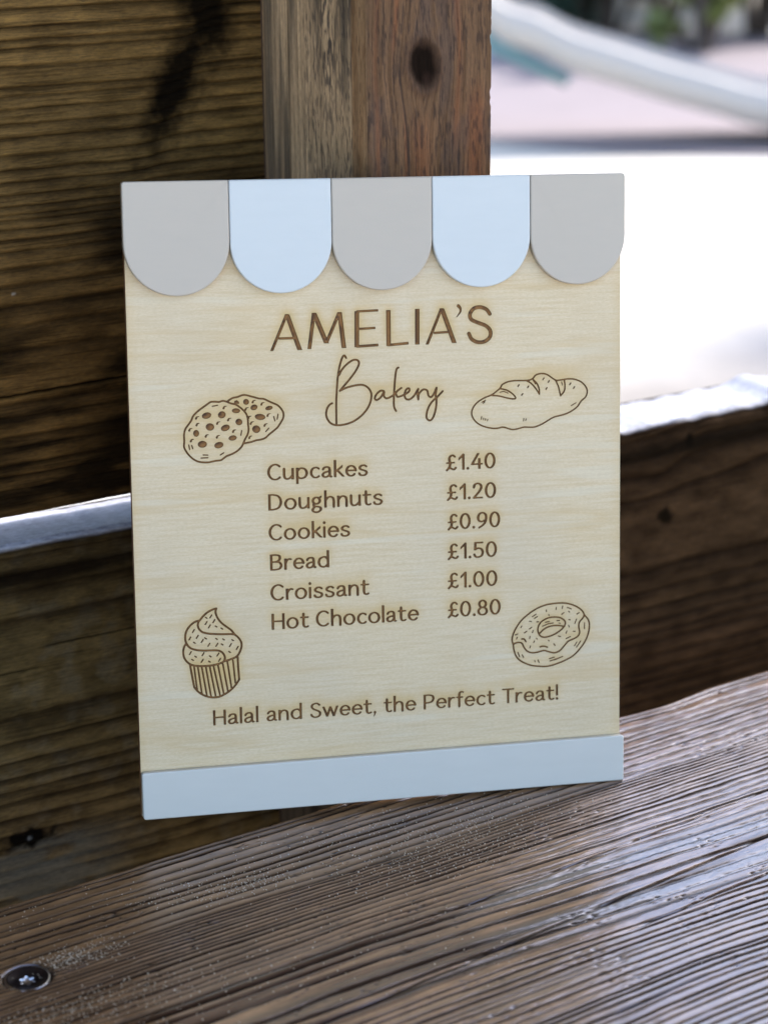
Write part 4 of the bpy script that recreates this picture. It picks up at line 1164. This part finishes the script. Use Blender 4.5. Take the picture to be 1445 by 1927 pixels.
def bevelled(name, outline, z0, z1, mat, bev=.6, steps=3):
    """outline ccw in mm, extruded z0..z1 with a rounded front arris"""
    p = np.array(outline, float); n_ = len(p)
    e = np.roll(p, -1, 0) - p; e /= np.linalg.norm(e, axis=1)[:, None]
    nr_ = np.stack([e[:, 1], -e[:, 0]], 1)
    mi_ = nr_ + np.roll(nr_, 1, 0); mi_ /= np.maximum(np.sum(mi_ * nr_, 1), .35)[:, None]
    rings = [(0, z0), (0, z1 - bev)] + [(bev * (1 - math.cos(R(90 * i / steps))), z1 - bev + bev * math.sin(R(90 * i / steps))) for i in range(1, steps + 1)]
    v = []; f = []
    for ins_, z_ in rings:
        q = p - mi_ * ins_
        v += [(a, b, z_) for a, b in q]
    for r_ in range(len(rings) - 1):
        for i in range(n_):
            a = r_ * n_ + i; b = r_ * n_ + (i + 1) % n_
            f.append((a, b, b + n_, a + n_))
    f.append(tuple((len(rings) - 1) * n_ + i for i in range(n_)))
    f.append(tuple(reversed(range(n_))))
    o = mesh_obj(name, np.array(v) * mm, f, mat, sign)
    o.data.polygons.foreach_set('use_smooth', [i < (len(rings) - 1) * n_ for i in range(len(f))])
    return o
def corner(cx, cy, r_, a0, n=6): return [(cx + r_ * math.cos(R(a0 + 90 * i / n)), cy + r_ * math.sin(R(a0 + 90 * i / n))) for i in range(n + 1)]
bnd = [.15, 43.05, 85.08, 127.22, 169.3, 210.75]
for i in range(5):
    a, b = bnd[i] + (.12 if i else 0), bnd[i + 1] - (.12 if i < 4 else 0)
    cx_ = (a + b) / 2; r_ = (b - a) / 2; yb = 215.75 + r_; top = 261.55
    o_ = [(cx_ + r_ * math.cos(R(t_)), yb + r_ * math.sin(R(t_))) for t_ in np.linspace(180, 360, 49)]
    rr_ = 1.5 if i == 4 else .5
    o_ += corner(b - rr_, top - rr_, rr_, 0)
    rl_ = 1.2 if i == 0 else .5
    o_ += corner(a + rl_, top - rl_, rl_, 90)
    s_ = bevelled("awning_scallop", o_, ZF + .01, 0, M_GREIGE if i % 2 == 0 else M_WHITE)
    s_['label'] = ["greige scallop at the left end", "white scallop second from the left", "greige scallop in the middle", "white scallop second from the right", "greige scallop at the right end"][i]
o_ = corner(1.5 + .9, 0 + 1.5, 1.4, 180) + corner(210.8 - .9, .9, .9, 270) + corner(210.8 - 1.1, 20.1 - 1.1, 1.1, 0) + corner(.9 + 1.0, 20.1 - 1.0, 1.0, 90)
bt = bevelled("base_trim", o_, ZF + .01, 0, M_TRIM)
bt['label'] = "pale grey painted strip across the foot of the board"

# ------------------------------------------------------------------ sand grains on the bench (too many to count)
rs_ = np.random.RandomState(9)
gv = []; gf = []
oct_v = np.array([(1, 0, 0), (-1, 0, 0), (0, 1, 0), (0, -1, 0), (0, 0, 1), (0, 0, -1)], float)
oct_f = [(0, 2, 4), (2, 1, 4), (1, 3, 4), (3, 0, 4), (2, 0, 5), (1, 2, 5), (3, 1, 5), (0, 3, 5)]
spots = [(.285, .668, .022, .006, 420), (.300, .702, .010, .004, 420), (.325, .655, .03, .010, 120), (.365, .722, .02, .006, 160), (.385, .716, .010, .004, 160), (.47, .698, .03, .010, 520), (.485, .715, .02, .006, 160), (.46, .73, .04, .008, 140), (.44, .66, .06, .03, 120), (.40, .735, .06, .01, 90), (.30, .74, .03, .01, 60), (.55, .62, .09, .05, 60)]
tot = 0
for cx_, cy_, sx_, sy_, n_ in spots:
    for i in range(n_):
        x, y = rs_.normal(cx_, sx_), rs_.normal(cy_, sy_)
        d = np.array([x - .2944, y - .7567]); u_ = d @ eu[:2]; v_ = d @ ev[:2]
        if v_ < .006 or v_ > .33: continue
        r_ = rs_.uniform(.00012, .00030) * (1.35 if rs_.rand() < .08 else 1)
        ds = math.hypot(x - SCREW[0], y - SCREW[1])
        z_ = .0003 if ds > .0095 else -.0012
        if .0042 > ds or (ds < .0095 and rs_.rand() < .4): continue
        q = oct_v * r_ * rs_.uniform(.6, 1.3, 3)
        an = rs_.rand() * 6.28; q = q @ np.array([[math.cos(an), -math.sin(an), 0], [math.sin(an), math.cos(an), 0], [0, 0, 1]])
        gv.append(q + np.array([x, y, z_ + r_ * .2])); gf += [tuple(k_ + tot * 6 for k_ in f) for f in oct_f]; tot += 1
M_SAND = plain("pale_sand_grain", (.50, .40, .29), .45, 0, .25, 3000)
go = mesh_obj("sand_grains", np.concatenate(gv), gf, M_SAND)
tag(go, "fine pale sand grains scattered over the bench", "sand", kind='stuff')

# ------------------------------------------------------------------ ground and the far side of the opening
k = N("pale_ground")
tc = k.n('ShaderNodeTexCoord').outputs['Object']
n1 = k.noise(tc, .9, 5); n2 = k.noise(tc, 30, 4)
k.l(k.mix(k.map(n1, .35, .65, 0, 1), k.mix(n2, (.50, .45, .37), (.60, .55, .48)), (.58, .56, .54)), k.b.inputs['Base Color'])
sx = k.n('ShaderNodeSeparateXYZ'); k.l(tc, sx.inputs[0])
def tone_patch(cx_, cy_, r0_, r1_, col, prev, a_):  # soft-edged darker tone mixed into the ground colour
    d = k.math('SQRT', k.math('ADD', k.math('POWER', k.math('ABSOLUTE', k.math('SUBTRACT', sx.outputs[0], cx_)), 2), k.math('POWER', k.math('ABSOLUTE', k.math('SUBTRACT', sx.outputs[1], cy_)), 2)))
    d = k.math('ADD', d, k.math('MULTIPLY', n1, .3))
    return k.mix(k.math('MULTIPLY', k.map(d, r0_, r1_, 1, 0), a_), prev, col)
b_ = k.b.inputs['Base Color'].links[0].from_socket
b_ = tone_patch(2.42, 2.55, .22, .55, (.09, .095, .12), b_, .95)
b_ = tone_patch(1.95, 2.40, .25, .65, (.14, .12, .11), b_, .8)
k.l(b_, k.b.inputs['Base Color'])
k.b.inputs['Roughness'].default_value = .9
k.l(k.bump(n2, .5, .01), k.b.inputs['Normal'])
def sheet(name, pts, z_, mat, label=None):
    o = mesh_obj(name, [(x, y, z_) for x, y in pts], [tuple(range(len(pts)))], mat)
    tag(o, kind='structure'); 
    if label: o['label'] = label
    return o
sheet("ground", [(-150, -150), (150, -150), (150, 150), (-150, 150)], -.45, k.m, "pale sandy ground, bright in the sun beyond the opening")
M_PATIO = plain("pinkish_paving", (.21, .175, .185), .8, 0, .15, 4)
sheet("patio", [(3.28 - .20 * math.sin(R(t_)), 4.30 + 1.0 * (t_ / 180) - .10 * math.cos(R(t_))) for t_ in range(180, -1, -20)] [::-1] + [(4.65, 6.3), (7.2, 3.9), (5.4, 2.40), (3.80, 3.72)] [::1], -.446, M_PATIO, "dull pink paving seen blurred under the slide")
# slide: pale curved chute
slide = empty("playground_slide", (3.37, 4.3, -.45))
tag(slide, "blurred cream playground slide curving down to the right, beyond the opening", "slide")
M_SLIDE = plain("cream_slide_plastic", (.50, .46, .42), .35)
M_TEAL = plain("teal_painted_steel", (.10, .22, .22), .4)
side = np.array([.531, -.847 * 0 + .0, 0])
path = [(2.21, 5.141, 0.652), (2.675, 4.792, 0.35), (2.966, 4.582, 0.036), (3.106, 4.475, -0.15), (3.189, 4.414, -0.191), (3.251, 4.356, -0.232), (3.34, 4.287, -0.266), (3.429, 4.22, -0.301), (3.517, 4.153, -0.33), (3.616, 4.078, -0.362), (3.838, 3.908, -0.395), (4.187, 3.629, -0.395), (4.652, 3.257, -0.395)]
path = [tuple(q) for q in catmull(path, n=4)]
SO = np.array([3.37, 4.3, -.45])
back_dir = np.array([.6, .8, 0]) * .62
prof = [(0, -.040), (0, .040), (.022, .044), (.030, .02), (.05, -.02), (.25, -.03), (.40, -.02), (.42, .02), (.428, .044), (.45, .040), (.45, -.045), (.25, -.052)]
v = []; f = []
for q in path:
    for a, b in prof: v.append(np.array(q) + back_dir * a + np.array([0, 0, b]) - SO)
n_ = len(prof)
for i in range(len(path) - 1):
    for j in range(n_):
        a = i * n_ + j; b = i * n_ + (j + 1) % n_
        f.append((a, b, b + n_, a + n_))
f.append(tuple(range(n_))); f.append(tuple(reversed([(len(path) - 1) * n_ + j for j in range(n_)])))
mesh_obj("chute", v, f, M_SLIDE, slide, True)
def tube(name, pts, r_, mat, parent, org, n=10):
    pts = [np.array(p, float) for p in pts]; v = []; f = []
    for i, p in enumerate(pts):
        t_ = pts[min(i + 1, len(pts) - 1)] - pts[max(i - 1, 0)]; t_ /= np.linalg.norm(t_)
        a = np.cross(t_, (0, 0, 1)) if abs(t_[2]) < .9 else np.cross(t_, (1, 0, 0)); a /= np.linalg.norm(a); b = np.cross(t_, a)
        for j in range(n): v.append(p + r_ * (math.cos(2 * math.pi * j / n) * a + math.sin(2 * math.pi * j / n) * b) - org)
    for i in range(len(pts) - 1):
        for j in range(n): f.append((i * n + j, i * n + (j + 1) % n, (i + 1) * n + (j + 1) % n, (i + 1) * n + j))
    f.append(tuple(range(n))); f.append(tuple((len(pts) - 1) * n + j for j in range(n)))
    return mesh_obj(name, v, f, mat, parent, True)
tube("support_rail", [(2.442, 4.978, 0.396), (2.966, 4.582, -0.045), (3.106, 4.475, -0.214), (3.245, 4.367, -0.296)], .014, M_TEAL, slide, SO)
for x, y, z0_ in ((2.44, 5.0, .35), (2.75, 5.35, .35)):
    tube("leg", [(x, y, -.45), (x, y, z0_)], .025, M_TEAL, slide, SO)
tube("leg", [(4.5, 3.4, -.45), (4.5, 3.4, -.42)], .025, M_TEAL, slide, SO)

# shrubs at the far side: clouds of leaves on stems
def shrub(label, loc, rad, hgt, c1, c2, n, seed, leaf=.05, name="shrub"):
    r0 = np.random.RandomState(seed)
    root = empty(name, loc); tag(root, label, "shrub", "shrubs beyond the slide")
    k = N("leaf_" + str(seed)); 
    ob = k.n('ShaderNodeNewGeometry').outputs['Random Per Island']
    k.l(k.mix(ob, c1, c2), k.b.inputs['Base Color']); k.b.inputs['Roughness'].default_value = .5
    v = []; f = []
    cl = [(r0.normal(0, .45, 2) * rad, r0.uniform(.1, .95) * hgt, r0.uniform(.25, .5) * rad) for _ in range(22)]
    for i in range(n):
        c, z_, cr_ = cl[r0.randint(len(cl))]
        d = r0.normal(0, 1, 3); d /= np.linalg.norm(d); rr_ = cr_ * r0.rand() ** .4
        p = np.array([c[0], c[1], z_]) + d * rr_
        p[2] = max(.03, p[2])
        a = r0.normal(0, 1, 3); a /= np.linalg.norm(a); b = np.cross(a, r0.normal(0, 1, 3)); b /= np.linalg.norm(b) + 1e-9
        l_ = leaf * r0.uniform(.6, 1.3)
        s0 = len(v); v += [p - a * l_, p + b * l_ * .45, p + a * l_, p - b * l_ * .45]; f.append((s0, s0 + 1, s0 + 2, s0 + 3))
    mesh_obj("crown", v, f, k.m, root)
    M_ST = bpy.data.materials.get("bark") or plain("bark", (.08, .055, .04), .8)
    for i in range(5):
        c, z_, cr_ = cl[i]
        tube("stem", [(c[0] * .2, c[1] * .2, 0), (c[0] * .5, c[1] * .5, z_ * .5), (c[0], c[1], z_)], .015, M_ST, root, np.zeros(3), 6)
DG, DG2 = (.010, .022, .012), (.028, .045, .022)
def far(px, D): 
    d = .570 + (px - 928) * .000178
    return (d * D, math.sqrt(1 - d * d) * D, -.45)
shrub("teal green shrub, second from the post beyond the slide", far(1035, 7.9), .30, 1.0, (.03, .065, .045), (.06, .11, .07), 3000, 22)
shrub("darkest shrub, in the middle of those beyond the slide", far(1140, 7.8), .36, 1.1, DG, DG2, 4200, 21)
shrub("dark shrub left of the small yellow green one", far(1240, 7.9), .34, 1.1, (.012, .018, .016), (.030, .036, .03), 4200, 27)
shrub("small yellow green shrub at the top right", far(1330, 7.3), .13, .8, (.12, .15, .03), (.22, .24, .07), 1500, 23, .03)
shrub("brownish shrub at the right edge of the view", far(1425, 7.8), .26, 1.0, (.05, .045, .030), (.13, .09, .06), 2600, 24)
shrub("fresh pale green shrub beside the post", far(938, 8.4), .24, 1.2, (.16, .30, .18), (.24, .42, .26), 2000, 25)
shrub("wide dark shrub at the back, behind the darkest one", far(1120, 9.0), .7, 1.8, DG, DG2, 6500, 26, .06)
shrub("wide dark shrub at the back, behind the brownish one", far(1380, 9.0), .7, 1.8, DG, DG2, 6500, 28, .06)
